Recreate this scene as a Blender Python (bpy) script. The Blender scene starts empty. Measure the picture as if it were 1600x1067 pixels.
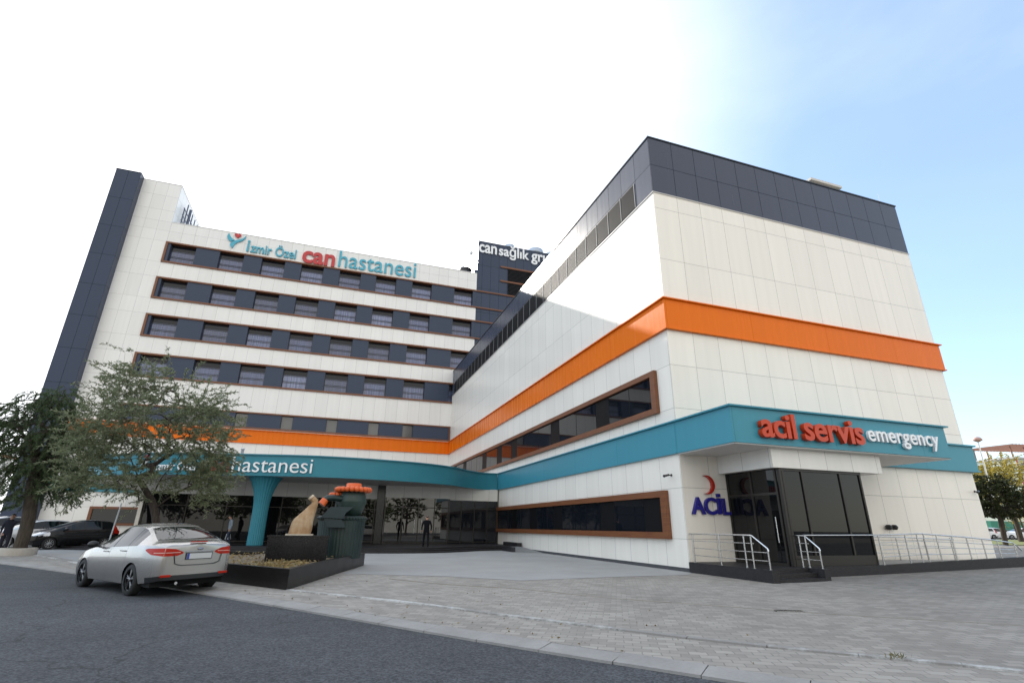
import bpy, bmesh, math, random
import numpy as np
from mathutils import Matrix, Vector
R = math.radians
rng = random.Random(7)
C = bpy.context.scene.collection
scene = bpy.context.scene

# ------------------------------------------------------------------ camera
cam = bpy.data.cameras.new('camera'); camo = bpy.data.objects.new('camera', cam); C.objects.link(camo)
yaw, pit, rol = 0.326800675, 0.349696971, -0.0125297053
_f = Vector((math.sin(yaw)*math.cos(pit), math.cos(yaw)*math.cos(pit), math.sin(pit)))
_r = Vector((math.cos(yaw), -math.sin(yaw), 0)); _d = _f.cross(_r)
_r2 = math.cos(rol)*_r + math.sin(rol)*_d; _d2 = -math.sin(rol)*_r + math.cos(rol)*_d
camo.matrix_world = Matrix(((_r2.x, -_d2.x, -_f.x, 0), (_r2.y, -_d2.y, -_f.y, 0), (_r2.z, -_d2.z, -_f.z, 1.48), (0, 0, 0, 1)))
cam.sensor_width = 36; cam.lens = 794.28/1600*36; cam.clip_end = 3000; cam.clip_start = 0.05
scene.camera = camo

# ------------------------------------------------------------------ world, sun, exposure
SUN_EL, SUN_AZ = 29.0, -15.0           # azimuth from +Y towards +X
w = bpy.data.worlds.new('World'); scene.world = w; w.use_nodes = True
nt = w.node_tree; nt.nodes.clear()
def wn(t, **k):
    n = nt.nodes.new(t)
    for a, b in k.items(): setattr(n, a, b)
    return n
sky = wn('ShaderNodeTexSky', sky_type='NISHITA', sun_disc=False, sun_elevation=R(SUN_EL), sun_rotation=R(SUN_AZ),
         air_density=1.0, dust_density=.7, ozone_density=.4, altitude=20)
tc = wn('ShaderNodeTexCoord')
mp = wn('ShaderNodeMapping'); mp.inputs['Scale'].default_value = (1, 1, 2.6)
nz = wn('ShaderNodeTexNoise'); nz.inputs['Scale'].default_value = 1.7; nz.inputs['Detail'].default_value = 7; nz.inputs['Roughness'].default_value = .55
L = nt.links.new
dirn = wn('ShaderNodeVectorMath', operation='NORMALIZE'); L(tc.outputs['Generated'], dirn.inputs[0])
L(tc.outputs['Generated'], mp.inputs['Vector']); L(mp.outputs['Vector'], nz.inputs['Vector'])
def towards(v, lo, hi, a, b, nf=.10):
    d = wn('ShaderNodeVectorMath', operation='DOT_PRODUCT'); d.inputs[1].default_value = Vector(v).normalized(); L(dirn.outputs[0], d.inputs[0])
    m = wn('ShaderNodeMapRange', interpolation_type='SMOOTHSTEP'); L(d.outputs['Value'], m.inputs[0])
    for i, q in enumerate((lo, hi, a, b)): m.inputs[i+1].default_value = q
    n = wn('ShaderNodeMath', operation='MULTIPLY_ADD', use_clamp=True); L(nz.outputs['Fac'], n.inputs[0]); n.inputs[1].default_value = nf
    o = wn('ShaderNodeMath', operation='SUBTRACT'); L(m.outputs[0], o.inputs[0]); o.inputs[1].default_value = nf*.5; L(o.outputs[0], n.inputs[2])
    return n.outputs[0]
def veil(col, f, c):                     # a layer of haze or added glow blended over the clear sky
    m = wn('ShaderNodeMix', data_type='RGBA'); L(col, m.inputs[6]); L(f, m.inputs[0]); m.inputs[7].default_value = (*c, 1); return m.outputs[2]
tint = wn('ShaderNodeMix', data_type='RGBA', blend_type='MULTIPLY'); tint.inputs[0].default_value = 1; tint.inputs[7].default_value = (1.0, 1.10, 1.18, 1)
L(sky.outputs['Color'], tint.inputs[6]); col = tint.outputs[2]
col = veil(col, towards((-1, 0, 0), -.6, .5, .17, .70), (6.4, 8.0, 9.8))  # pale haze, brightened in the unseen left sky to light the side wall
col = veil(col, towards((0, -1, .15), .15, .9, 0, .8), (7.2, 6.75, 5.9))  # warm glow added behind the camera, in place of light off sunlit buildings
col = veil(col, towards((-.226, .845, .485), .50, 1.0, 0, 1.0, .30), (7.5, 7.6, 7.8))
bg = wn('ShaderNodeBackground'); bg.inputs['Strength'].default_value = .15
out = wn('ShaderNodeOutputWorld'); L(col, bg.inputs['Color']); L(bg.outputs['Background'], out.inputs['Surface'])

sl = bpy.data.lights.new('sun', 'SUN'); sl.energy = 3.5; sl.angle = R(.5); sl.color = (1, .94, .85)
so = bpy.data.objects.new('sun', sl); C.objects.link(so)
sd = Vector((math.sin(R(SUN_AZ))*math.cos(R(SUN_EL)), math.cos(R(SUN_AZ))*math.cos(R(SUN_EL)), math.sin(R(SUN_EL))))
so.rotation_euler = sd.to_track_quat('Z', 'Y').to_euler(); so.location = sd*200
vs = scene.view_settings; scene.display_settings.display_device = 'sRGB'
vs.view_transform = 'Standard'; vs.look = 'None'; vs.gamma = 1; vs.exposure = .65

# ------------------------------------------------------------------ helpers
INV = {}
def tag(o, label=None, cat=None, group=None, kind=None):
    if label: o['label'] = label
    if cat: o['category'] = cat
    if group: o['group'] = group
    if kind: o['kind'] = kind
    return o
def thing(name, label, cat, loc=(0, 0, 0), group=None):
    o = bpy.data.objects.new(name, None); C.objects.link(o); o.location = loc; o.empty_display_size = .3
    INV[o.name] = Matrix.Translation(-Vector(loc))
    return tag(o, label, cat, group)
class MB:
    def __init__(s): s.v = []; s.f = []; s.m = []; s.sm = []
    def add(s, vs, fs, mi=0, smooth=False):
        b = len(s.v); s.v.extend([tuple(q) for q in vs])
        for f in fs: s.f.append([b+i for i in f]); s.m.append(mi); s.sm.append(smooth)
        return s
    def box(s, x0, x1, y0, y1, z0, z1, mi=0, bev=0):
        vs = [(x, y, z) for z in (z0, z1) for y in (y0, y1) for x in (x0, x1)]
        return s.add(vs, [(0, 2, 3, 1), (4, 5, 7, 6), (0, 1, 5, 4), (2, 6, 7, 3), (0, 4, 6, 2), (1, 3, 7, 5)], mi)
    def obox(s, c, ax, ay, hx, hy, z0, z1, mi=0):      # box on an oriented plan
        ax = Vector(ax).normalized(); ay = Vector(ay).normalized(); c = Vector(c)
        vs = [tuple((c+ax*i*hx+ay*j*hy).to_2d())+(z,) for z in (z0, z1) for j in (-1, 1) for i in (-1, 1)]
        return s.add(vs, [(0, 2, 3, 1), (4, 5, 7, 6), (0, 1, 5, 4), (2, 6, 7, 3), (0, 4, 6, 2), (1, 3, 7, 5)], mi)
    def prism(s, poly, z0, z1, mi=0, smooth=False, caps=True):
        n = len(poly); zz0 = z0 if callable(z0) else (lambda x, y: z0); zz1 = z1 if callable(z1) else (lambda x, y: z1)
        vs = [(x, y, zz0(x, y)) for x, y in poly]+[(x, y, zz1(x, y)) for x, y in poly]
        s.add(vs, [(i, (i+1) % n, n+(i+1) % n, n+i) for i in range(n)], mi, smooth)
        if caps: s.add(vs, [tuple(range(n-1, -1, -1)), tuple(range(n, 2*n))], mi)
        return s
    def extrude_xz(s, poly, y0, y1, mi=0):              # outline in x,z given thickness in y
        n = len(poly); vs = [(x, y0, z) for x, z in poly]+[(x, y1, z) for x, z in poly]
        return s.add(vs, [(i, (i+1) % n, n+(i+1) % n, n+i) for i in range(n)]+[tuple(range(n)), tuple(range(2*n-1, n-1, -1))], mi)
    def tube(s, path, r, n=8, mi=0, caps=True, smooth=True):
        P = [Vector(q) for q in path]; k = len(P); rr = r if isinstance(r, (list, tuple)) else [r]*k
        vs = []; up = None
        for i in range(k):
            t = (P[min(i+1, k-1)]-P[max(i-1, 0)]); t = t.normalized() if t.length > 1e-9 else Vector((0, 0, 1))
            if up is None: up = t.orthogonal().normalized()
            up = (up-t*up.dot(t)); up = up.normalized() if up.length > 1e-6 else t.orthogonal().normalized()
            bi = t.cross(up)
            for j in range(n):
                a = 2*math.pi*j/n; vs.append(P[i]+(up*math.cos(a)+bi*math.sin(a))*rr[i])
        fs = [(i*n+j, i*n+(j+1) % n, (i+1)*n+(j+1) % n, (i+1)*n+j) for i in range(k-1) for j in range(n)]
        s.add(vs, fs, mi, smooth)
        if caps: s.add(vs[:n], [tuple(range(n-1, -1, -1))], mi); s.add(vs[-n:], [tuple(range(n))], mi)
        return s
    def lathe(s, prof, n=24, c=(0, 0, 0), axis='z', mi=0, smooth=True, mod=None, caps=True):
        vs = []; k = len(prof)
        for r, z in prof:
            for j in range(n):
                a = 2*math.pi*j/n; q = r*(mod(a, z) if mod else 1)
                p = (q*math.cos(a), q*math.sin(a), z)
                if axis == 'y': p = (p[0], p[2], p[1])
                if axis == 'x': p = (p[2], p[0], p[1])
                vs.append((p[0]+c[0], p[1]+c[1], p[2]+c[2]))
        fs = [(i*n+j, i*n+(j+1) % n, (i+1)*n+(j+1) % n, (i+1)*n+j) for i in range(k-1) for j in range(n)]
        s.add(vs, fs, mi, smooth)
        if caps:
            s.add(vs[:n], [tuple(range(n-1, -1, -1))], mi); s.add(vs[-n:], [tuple(range(n))], mi)
        return s
    def ball(s, c, r, n=10, mi=0, sz=1.0):
        prof = [(r*math.sin(math.pi*i/(n//2+1)), -r*sz*math.cos(math.pi*i/(n//2+1))) for i in range(n//2+2)]
        prof[0] = (r*.02, -r*sz); prof[-1] = (r*.02, r*sz)
        return s.lathe(prof, n, c, 'z', mi)
    def build(s, name, mats, parent=None, recalc=True, smooth_angle=None, local=False):
        me = bpy.data.meshes.new(name); me.from_pydata([tuple(v) for v in s.v], [], s.f)
        for m in (mats if isinstance(mats, (list, tuple)) else [mats]): me.materials.append(m)
        me.polygons.foreach_set('material_index', s.m); me.polygons.foreach_set('use_smooth', s.sm)
        if recalc:
            bm = bmesh.new(); bm.from_mesh(me); bmesh.ops.recalc_face_normals(bm, faces=bm.faces); bm.to_mesh(me); bm.free()
        me.update()
        return link(name, me, parent)
def link(name, me, parent=None):
    o = bpy.data.objects.new(name, me); C.objects.link(o)
    if parent:
        o.parent = parent; o.matrix_parent_inverse = INV.get(parent.name, Matrix.Identity(4)).copy()
    return o
def bevel_obj(o, wd, seg=2):
    bm = bmesh.new(); bm.from_mesh(o.data)
    bmesh.ops.remove_doubles(bm, verts=bm.verts, dist=1e-5)
    es = [e for e in bm.edges if len(e.link_faces) == 2 and e.calc_face_angle() > .5]
    bmesh.ops.bevel(bm, geom=es, offset=wd, segments=seg, affect='EDGES', profile=.5); bm.to_mesh(o.data); bm.free(); return o
def copy_tree(o, parent=None):
    c = o.copy(); C.objects.link(c)
    if parent: c.parent = parent
    for ch in list(o.children): copy_tree(ch, c)
    return c
def catmull(P, n=8):
    out = []; P = [Vector(q) for q in P]
    for i in range(len(P)-1):
        a = P[max(i-1, 0)]; b = P[i]; c = P[i+1]; d = P[min(i+2, len(P)-1)]
        for k in range(n):
            t = k/n; out.append(.5*((2*b)+(c-a)*t+(2*a-5*b+4*c-d)*t*t+(-a+3*b-3*c+d)*t**3))
    out.append(P[-1]); return out

# ------------------------------------------------------------------ materials
def mat(name, col=(.5, .5, .5), rough=.5, metal=0, spec=.5, coat=0, ior=None):
    m = bpy.data.materials.new(name); m.use_nodes = True
    b = m.node_tree.nodes['Principled BSDF']
    b.inputs['Base Color'].default_value = (*col, 1); b.inputs['Roughness'].default_value = rough
    b.inputs['Metallic'].default_value = metal; b.inputs['Specular IOR Level'].default_value = spec
    b.inputs['Coat Weight'].default_value = coat
    if ior: b.inputs['IOR'].default_value = ior
    return m
class NT:
    def __init__(s, m): s.t = m.node_tree; s.b = s.t.nodes['Principled BSDF']
    def n(s, typ, ins=None, **k):
        q = s.t.nodes.new(typ)
        for a, b in k.items(): setattr(q, a, b)
        for a, b in (ins or {}).items():
            if hasattr(b, 'is_output') or isinstance(b, bpy.types.NodeSocket): s.t.links.new(b, q.inputs[a])
            else: q.inputs[a].default_value = b
        return q
    def m(s, op, a, b=None, c=None):
        ins = {0: a}
        if b is not None: ins[1] = b
        if c is not None: ins[2] = c
        return s.n('ShaderNodeMath', ins, operation=op).outputs[0]
    def mix(s, f, a, b):
        return s.n('ShaderNodeMix', {0: f, 6: a, 7: b}, data_type='RGBA').outputs[2]
    def ramp(s, f, stops):
        r = s.n('ShaderNodeValToRGB', {'Fac': f}); e = r.color_ramp.elements
        while len(e) < len(stops): e.new(.5)
        for q, (p, c) in zip(e, stops): q.position = p; q.color = (*c, 1) if len(c) == 3 else c
        return r.outputs['Color']
    def noise(s, vec, scale, detail=4, rough=.5):
        return s.n('ShaderNodeTexNoise', {'Vector': vec, 'Scale': scale, 'Detail': detail, 'Roughness': rough}).outputs['Fac']
    def link(s, a, k): s.t.links.new(a, s.b.inputs[k])
    def bump(s, h, strength, dist, normal=None):
        ins = {'Height': h, 'Strength': strength, 'Distance': dist}
        if normal is not None: ins['Normal'] = normal
        return s.n('ShaderNodeBump', ins).outputs['Normal']
def rgb(c): return (*c, 1)
def noisy(name, c1, c2, scale, rough=.6, bump=0, dist=.01, detail=5, metal=0, spec=.5, coord='Object', stretch=None, coat=0):
    m = mat(name, c1, rough, metal, spec, coat); t = NT(m)
    v = t.n('ShaderNodeTexCoord').outputs[coord]
    if stretch: v = t.n('ShaderNodeMapping', {'Vector': v, 'Scale': stretch}).outputs[0]
    f = t.noise(v, scale, detail)
    t.link(t.ramp(f, [(.3, c1), (.7, c2)]), 'Base Color')
    if bump: t.link(t.bump(f, bump, dist), 'Normal')
    return m
def panel(name, col, rough, ax, dx, ay, dy, zl, line=.0065, coat=0, spec=.5, dark=.38, wav=.06):
    """aluminium composite cladding: open joints, faint panel to panel tone and tilt"""
    m = mat(name, col, rough, 0, spec, coat); t = NT(m)
    g = t.n('ShaderNodeNewGeometry'); p = t.n('ShaderNodeSeparateXYZ', {0: g.outputs['Position']}); nn = t.n('ShaderNodeSeparateXYZ', {0: g.outputs['True Normal']})
    f = t.m('GREATER_THAN', t.m('ABSOLUTE', nn.outputs[0]), .7)
    ux = t.m('DIVIDE', t.m('SUBTRACT', p.outputs[0], ax), dx); uy = t.m('DIVIDE', t.m('SUBTRACT', p.outputs[1], ay), dy)
    u = t.m('ADD', t.m('MULTIPLY', ux, t.m('SUBTRACT', 1.0, f)), t.m('MULTIPLY', uy, f))
    fr = t.m('ABSOLUTE', t.m('SUBTRACT', t.m('FRACT', t.m('ADD', u, .5)), .5))
    ln = t.m('LESS_THAN', fr, line/dx)
    zid = None
    for z in zl:
        q = t.m('COMPARE', p.outputs[2], z, line); ln = t.m('MAXIMUM', ln, q)
        a = t.m('GREATER_THAN', p.outputs[2], z); zid = a if zid is None else t.m('ADD', zid, a)
    if zid is None: zid = t.m('MULTIPLY', f, 0)
    up = t.m('GREATER_THAN', t.m('ABSOLUTE', nn.outputs[2]), .7); ln = t.m('MULTIPLY', ln, t.m('SUBTRACT', 1.0, up))
    cid = t.n('ShaderNodeCombineXYZ', {0: t.m('FLOOR', u), 1: zid, 2: f}).outputs[0]
    wn_ = t.n('ShaderNodeTexWhiteNoise', {'Vector': cid}, noise_dimensions='3D')
    tone = t.m('ADD', .955, t.m('MULTIPLY', wn_.outputs['Value'], .06))
    streak = t.noise(t.n('ShaderNodeMapping', {'Vector': g.outputs['Position'], 'Scale': (2.2, 2.2, .12)}).outputs[0], 1.6, 5)
    tone = t.m('MULTIPLY', tone, t.m('ADD', .93, t.m('MULTIPLY', streak, .13)))
    base = t.n('ShaderNodeMix', {0: 1.0, 6: rgb(col), 7: t.n('ShaderNodeCombineColor', {0: tone, 1: tone, 2: tone}).outputs[0]}, data_type='RGBA', blend_type='MULTIPLY').outputs[2]
    t.link(t.mix(ln, base, rgb([c*dark for c in col])), 'Base Color')
    tilt = t.n('ShaderNodeVectorMath', {0: wn_.outputs['Color'], 1: (.5, .5, .5)}, operation='SUBTRACT').outputs[0]
    tilt = t.n('ShaderNodeVectorMath', {0: tilt, 'Scale': .006}, operation='SCALE').outputs[0]
    nrm = t.n('ShaderNodeVectorMath', {0: g.outputs['Normal'], 1: tilt}, operation='ADD').outputs[0]
    nrm = t.n('ShaderNodeVectorMath', {0: nrm}, operation='NORMALIZE').outputs[0]
    wv = t.noise(g.outputs['Position'], .9, 2)
    nrm = t.bump(wv, wav, .05, nrm); nrm = t.bump(t.m('SUBTRACT', 1.0, ln), .5, .01, nrm)
    t.link(nrm, 'Normal')
    t.link(t.m('ADD', rough, t.m('MULTIPLY', streak, .10)), 'Roughness')
    t.link(t.m('MULTIPLY', t.m('SUBTRACT', 1.0, ln), spec), 'Specular IOR Level')
    return m
ZR = [1.15, 2.93, 5.93, 7.70, 12.53, 15.13]
W_WHITE = panel('acp_white_wing', (.86, .80, .715), .34, 12.29, 1.266, 16.45, 1.28, ZR, coat=.15)
W_DARK = panel('acp_anthracite_wing', (.050, .060, .092), .2, 12.29, 1.266, 16.45, 1.28, [17.5], line=.010, dark=.15, spec=.3)
M_WHITE = panel('acp_white_block', (.83, .808, .775), .28, -24.0, 1.25, 58.17, 1.25,
                [1.4, 2.75, 4.07, 7.4, 9.2, 12.36, 15.08, 17.58, 19.32, 21.82, 23.56, 26.06, 27.8, 30.3, 31.6, 32.72, 34.1, 35.9])
M_DARK = panel('acp_anthracite_block', (.040, .055, .094), .25, -26.32, 1.16, 58.17, 1.25,
               [3.5, 6.9, 10.3, 13.7, 17.1, 20.5, 23.9, 27.3, 30.7, 34.1], line=.012, dark=.2, spec=.25)
M_SPAN = mat('spandrel_grey', (.042, .056, .092), .35, spec=.25)
ORANGE = panel('orange_cladding', (.80, .165, .006), .22, 12.29, 4.4, 16.45, 4.4, [], line=.008, spec=.14, dark=.7, wav=.22)
TEAL = panel('teal_cladding', (.044, .255, .335), .30, 12.29, 4.4, 16.45, 4.4, [], line=.008, spec=.35, dark=.75, wav=.1)
TEALC = noisy('teal_canopy_paint', (.035, .205, .270), (.040, .225, .292), .7, .4, spec=.3)
DKCAP = mat('dark_cap_metal', (.02, .024, .028), .35, .3)
SOFFIT = noisy('soffit_white', (.62, .60, .57), (.68, .66, .63), 1.2, .5)
def wood(name):
    m = mat(name, (.2, .07, .03), .42); t = NT(m); g = t.n('ShaderNodeNewGeometry').outputs['Position']
    f = t.noise(t.n('ShaderNodeMapping', {'Vector': g, 'Scale': (.5, .5, 26)}).outputs[0], 2.0, 5)
    t.link(t.ramp(f, [(.25, (.120, .036, .012)), (.75, (.235, .085, .030))]), 'Base Color'); return m
BROWN = wood('brown_wood_laminate')
def glass(name, col, rough=.02, ior=1.65, wav=.02):
    m = mat(name, col, rough, 0, .5, 0, ior); t = NT(m); g = t.n('ShaderNodeNewGeometry').outputs['Position']
    t.link(t.bump(t.noise(g, .55, 2), wav, .05), 'Normal'); return m
GLASS = glass('dark_tinted_glass', (.007, .009, .013), .02, 1.45)
GLASS2 = glass('entrance_mirror_glass', (.006, .006, .007), .012, 1.75, .006)
GLASS3 = glass('entrance_dark_glass', (.006, .006, .007), .012, 1.42, .006)
GLASSV = glass('vestibule_glass', (.005, .0055, .006), .015, 1.36, .01)
def curtain_glass():
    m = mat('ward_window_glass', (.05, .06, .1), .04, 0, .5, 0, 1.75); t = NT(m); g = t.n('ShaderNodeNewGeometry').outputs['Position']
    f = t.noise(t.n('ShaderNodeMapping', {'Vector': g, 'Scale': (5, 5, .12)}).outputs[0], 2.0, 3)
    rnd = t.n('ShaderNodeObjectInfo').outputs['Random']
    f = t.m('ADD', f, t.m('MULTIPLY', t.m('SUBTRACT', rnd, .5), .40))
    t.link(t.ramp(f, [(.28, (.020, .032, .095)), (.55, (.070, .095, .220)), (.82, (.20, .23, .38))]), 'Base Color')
    t.link(t.bump(t.noise(g, .5, 1), .02, .05), 'Normal'); return m
GLASSM = curtain_glass(); GLASS_SHADE = glass('soffit_shade_glass', (.010, .011, .018), .05, 1.4)  # the second glass carries the soffit's shade in its dark colour
BLACKP = mat('black_infill', (.004, .004, .005), .5, spec=.15)
FRAMEB = mat('bronze_anodised_frame', (.030, .026, .022), .35, .4)
STEEL = noisy('stainless_steel', (.55, .55, .55), (.68, .67, .66), 9, .22, metal=1)
def granite(name, c1, c2, rough=.12):
    m = mat(name, c1, rough, 0, .3); t = NT(m); g = t.n('ShaderNodeTexCoord').outputs['Object']
    v = t.n('ShaderNodeTexVoronoi', {'Vector': g, 'Scale': 90.0}).outputs['Color']
    s = t.n('ShaderNodeSeparateColor', {0: v}).outputs[0]
    big = t.noise(g, 1.6, 4)
    t.link(t.ramp(t.m('ADD', t.m('MULTIPLY', s, .7), t.m('MULTIPLY', big, .3)), [(.3, c1), (.8, c2)]), 'Base Color')
    t.link(t.m('ADD', rough, t.m('MULTIPLY', big, .15)), 'Roughness'); return m
GRANITE = granite('dark_granite', (.010, .009, .010), (.042, .038, .040), .45)
GRANP = granite('polished_black_granite', (.006, .006, .007), (.02, .019, .02), .06)
GRANW = granite('planter_black_granite', (.005, .0045, .0045), (.016, .014, .013), .28)
SKIRT = granite('grey_granite_skirting', (.05, .05, .055), (.11, .11, .115), .4)
BLUE = mat('deep_blue_acrylic', (.022, .018, .22), .25); RED = mat('red_acrylic', (.42, .022, .012), .25, coat=.3)
REDL = mat('red_letter', (.50, .030, .035), .3); SKYB = mat('turquoise_letter', (.06, .38, .50), .3); WHITEL = mat('white_letter', (.85, .85, .86), .3)
ORL = mat('gloss_orange_red_letter', (.56, .050, .010), .12, 0, spec=.3)
BLACK = mat('black_plastic', (.012, .012, .013), .4)
RUBBER = noisy('tyre_rubber', (.012, .012, .012), (.02, .02, .02), 30, .8)

# ------------------------------------------------------------------ ground
def gz(x, y):
    d = max(0.0, x-14.0); return .06 + min(.02*d, .62)
KERB = [(3.97, 5.25), (2.30, 7.43), (.28, 10.28), (-2.02, 13.48), (-4.4, 16.75), (-6.85, 19.95), (-10.96, 25.0)]
KERB = [Vector((3.97+.61*d, 5.25-.79*d)) for d in (60, 20, 8)]+[q.to_2d() for q in catmull([(*q, 0) for q in KERB], 8)]+[Vector((-10.96-.64*d, 25.0+.77*d)) for d in (10, 40, 120)]
def asphalt():
    m = mat('asphalt', (.06, .06, .063), .85, spec=.3); t = NT(m); g = t.n('ShaderNodeNewGeometry').outputs['Position']
    grit = t.n('ShaderNodeTexVoronoi', {'Vector': g, 'Scale': 42.0}); fine = grit.outputs['Distance']
    gcol = t.n('ShaderNodeSeparateColor', {0: grit.outputs['Color']}).outputs[0]
    big = t.noise(g, .22, 6, .65); mid = t.noise(g, 2.2, 7, .7)
    streak = t.noise(t.n('ShaderNodeMapping', {'Vector': g, 'Rotation': (0, 0, R(52)), 'Scale': (.10, 1.1, 1)}).outputs[0], .9, 5)
    f = t.m('ADD', t.m('ADD', t.m('MULTIPLY', big, .40), t.m('MULTIPLY', mid, .30)), t.m('MULTIPLY', streak, .30))
    c = t.ramp(f, [(.36, (.036, .038, .043)), (.64, (.064, .067, .074))])
    sp = t.ramp(t.m('ADD', t.m('MULTIPLY', gcol, .8), t.m('MULTIPLY', fine, .5)), [(.1, (.55, .55, .55)), (.6, (1.05, 1.05, 1.05)), (.95, (1.75, 1.72, 1.68))])
    c = t.n('ShaderNodeMix', {0: 1.0, 6: c, 7: sp}, data_type='RGBA', blend_type='MULTIPLY').outputs[2]
    oil = t.noise(g, .55, 3, .5); c = t.mix(t.n('ShaderNodeMapRange', {0: oil, 1: .64, 2: .74, 3: 0.0, 4: .45}).outputs[0], c, rgb((.028, .028, .03)))
    warp = t.n('ShaderNodeVectorMath', {0: g, 1: t.n('ShaderNodeVectorMath', {0: t.n('ShaderNodeTexNoise', {'Vector': g, 'Scale': 1.6, 'Detail': 5.0}).outputs['Color'], 'Scale': .7}, operation='SCALE').outputs[0]}, operation='ADD').outputs[0]
    crk = t.n('ShaderNodeTexVoronoi', {'Vector': warp, 'Scale': .17}, feature='DISTANCE_TO_EDGE').outputs['Distance']
    c = t.mix(t.m('MULTIPLY', t.m('LESS_THAN', crk, .0022), .6), c, rgb((.02, .02, .021)))
    t.link(c, 'Base Color')
    t.link(t.bump(fine, .5, .008, t.bump(mid, .25, .03)), 'Normal'); return m
def pavers():
    m = mat('concrete_pavers', (.3, .28, .26), .85); t = NT(m); g = t.n('ShaderNodeNewGeometry').outputs['Position']
    warp = t.n('ShaderNodeVectorMath', {0: t.n('ShaderNodeTexNoise', {'Vector': g, 'Scale': 6.0, 'Detail': 2.0}).outputs['Color'], 1: (.5, .5, .5)}, operation='SUBTRACT').outputs[0]
    warp = t.n('ShaderNodeVectorMath', {0: warp, 'Scale': .035}, operation='SCALE').outputs[0]
    v = t.n('ShaderNodeVectorMath', {0: g, 1: warp}, operation='ADD').outputs[0]
    v = t.n('ShaderNodeMapping', {'Vector': v, 'Rotation': (0, 0, R(30))}).outputs[0]
    b = t.n('ShaderNodeTexBrick', {'Vector': v, 'Scale': 1.0, 'Color1': (0, 0, 0, 1), 'Color2': (1, 1, 1, 1), 'Mortar': (.5, .5, .5, 1), 'Mortar Size': .008, 'Mortar Smooth': .35, 'Bias': 0.0, 'Brick Width': .22, 'Row Height': .16}, offset=.5)
    big = t.noise(g, .35, 6, .62); mid = t.noise(g, 2.4, 6, .6)
    stone = t.n('ShaderNodeSeparateColor', {0: b.outputs['Color']}).outputs[0]
    px_ = t.n('ShaderNodeSeparateXYZ', {0: g}).outputs[0]
    worn = t.n('ShaderNodeMapRange', {0: px_, 1: 4.0, 2: 16.0, 3: .07, 4: -.07}).outputs[0]     # dustier towards the entrance drive
    f = t.m('ADD', worn, t.m('ADD', t.m('MULTIPLY', big, .50), t.m('ADD', t.m('MULTIPLY', mid, .25), t.m('MULTIPLY', stone, .25))))
    c = t.ramp(f, [(.26, (.178, .160, .141)), (.50, (.262, .238, .211)), (.74, (.358, .328, .292))])
    c = t.mix(t.m('MULTIPLY', b.outputs['Fac'], .5), c, rgb((.115, .108, .10)))
    spot = t.noise(g, .9, 7, .7); c = t.mix(t.m('MULTIPLY', t.m('GREATER_THAN', spot, .66), .18), c, rgb((.11, .10, .09)))
    t.link(c, 'Base Color')
    h = t.m('SUBTRACT', t.m('ADD', 1.0, t.m('MULTIPLY', stone, .25)), b.outputs['Fac'])
    t.link(t.bump(h, .5, .010, t.bump(t.noise(g, 60, 3), .2, .004)), 'Normal'); return m
ASPH = asphalt(); PAV = pavers()
def concrete(name, c1, c2, sc=.5):
    m = mat(name, c1, .8); t = NT(m); g = t.n('ShaderNodeNewGeometry').outputs['Position']
    f = t.m('ADD', t.m('MULTIPLY', t.noise(g, sc, 7, .65), .75), t.m('MULTIPLY', t.noise(g, 28, 4), .25))
    t.link(t.ramp(f, [(.3, c1), (.72, c2)]), 'Base Color'); t.link(t.bump(t.noise(g, 40, 4), .25, .004), 'Normal'); return m
APRON = concrete('smooth_concrete', (.265, .26, .254), (.355, .35, .342))
KERBM = concrete('kerb_concrete', (.22, .21, .20), (.34, .325, .31), 1.8)
def kerb_paint():
    m = mat('worn_white_kerb_paint', (.6, .6, .6), .7); t = NT(m); g = t.n('ShaderNodeNewGeometry').outputs['Position']
    f = t.m('ADD', t.m('MULTIPLY', t.noise(g, .5, 3), .5), t.m('MULTIPLY', t.noise(g, 7, 6, .7), .5))
    t.link(t.ramp(f, [(.47, (.25, .235, .22)), (.60, (.52, .515, .50))]), 'Base Color'); return m
KPAINT = kerb_paint()
mb = MB(); mb.add([(-900, -900, 0), (900, -900, 0), (900, 900, 0), (-900, 900, 0)], [(0, 1, 2, 3)])
tag(mb.build('road', ASPH), kind='structure')
NRM = Vector((.79, .61))
mb = MB(); offs = [.34, 1, 2, 4, 6, 9, 12, 16, 20, 25, 30, 36, 44, 54, 70, 90, 120, 160]
vs = []
for q in KERB:
    for o in offs: p_ = q+NRM*o; vs.append((p_.x, p_.y, gz(p_.x, p_.y)))
k = len(offs); mb.add(vs, [(i*k+j, (i+1)*k+j, (i+1)*k+j+1, i*k+j+1) for i in range(len(KERB)-1) for j in range(k-1)], 0, True)
tag(mb.build('pavement', PAV), kind='structure')
# kerb stones, about a metre each, along the asphalt edge
def walk(path, step):
    out = [Vector(path[0])]; acc = 0
    for a, b in zip(path, path[1:]):
        a = Vector(a); b = Vector(b); l = (b-a).length; d = step-acc
        while d <= l: out.append(a+(b-a)*(d/l)); d += step
        acc = l-(d-step)
    return out
mb = MB(); kp = walk([q for q in KERB if -60 < q.x < 20], 1.0)
for a, b in zip(kp, kp[1:]):
    t_ = (b-a).normalized(); b2 = b-t_*.012; n_ = Vector((t_.y, -t_.x)); n_ = n_ if n_.dot(NRM) > 0 else -n_
    j = rng.uniform(-.006, .006); z = .052+j
    pl = [a+n_*(.0+j), b2+n_*(.0+j), b2+n_*.335, a+n_*.335]
    vs = [(q.x, q.y, -.02) for q in pl]+[(pl[0].x, pl[0].y, .03), (pl[1].x, pl[1].y, .03), (pl[2].x, pl[2].y, .064+j), (pl[3].x, pl[3].y, .064+j)]
    mb.add(vs, [(4, 5, 6, 7), (0, 1, 5, 4), (1, 2, 6, 5), (2, 3, 7, 6), (3, 0, 4, 7)])
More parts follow.
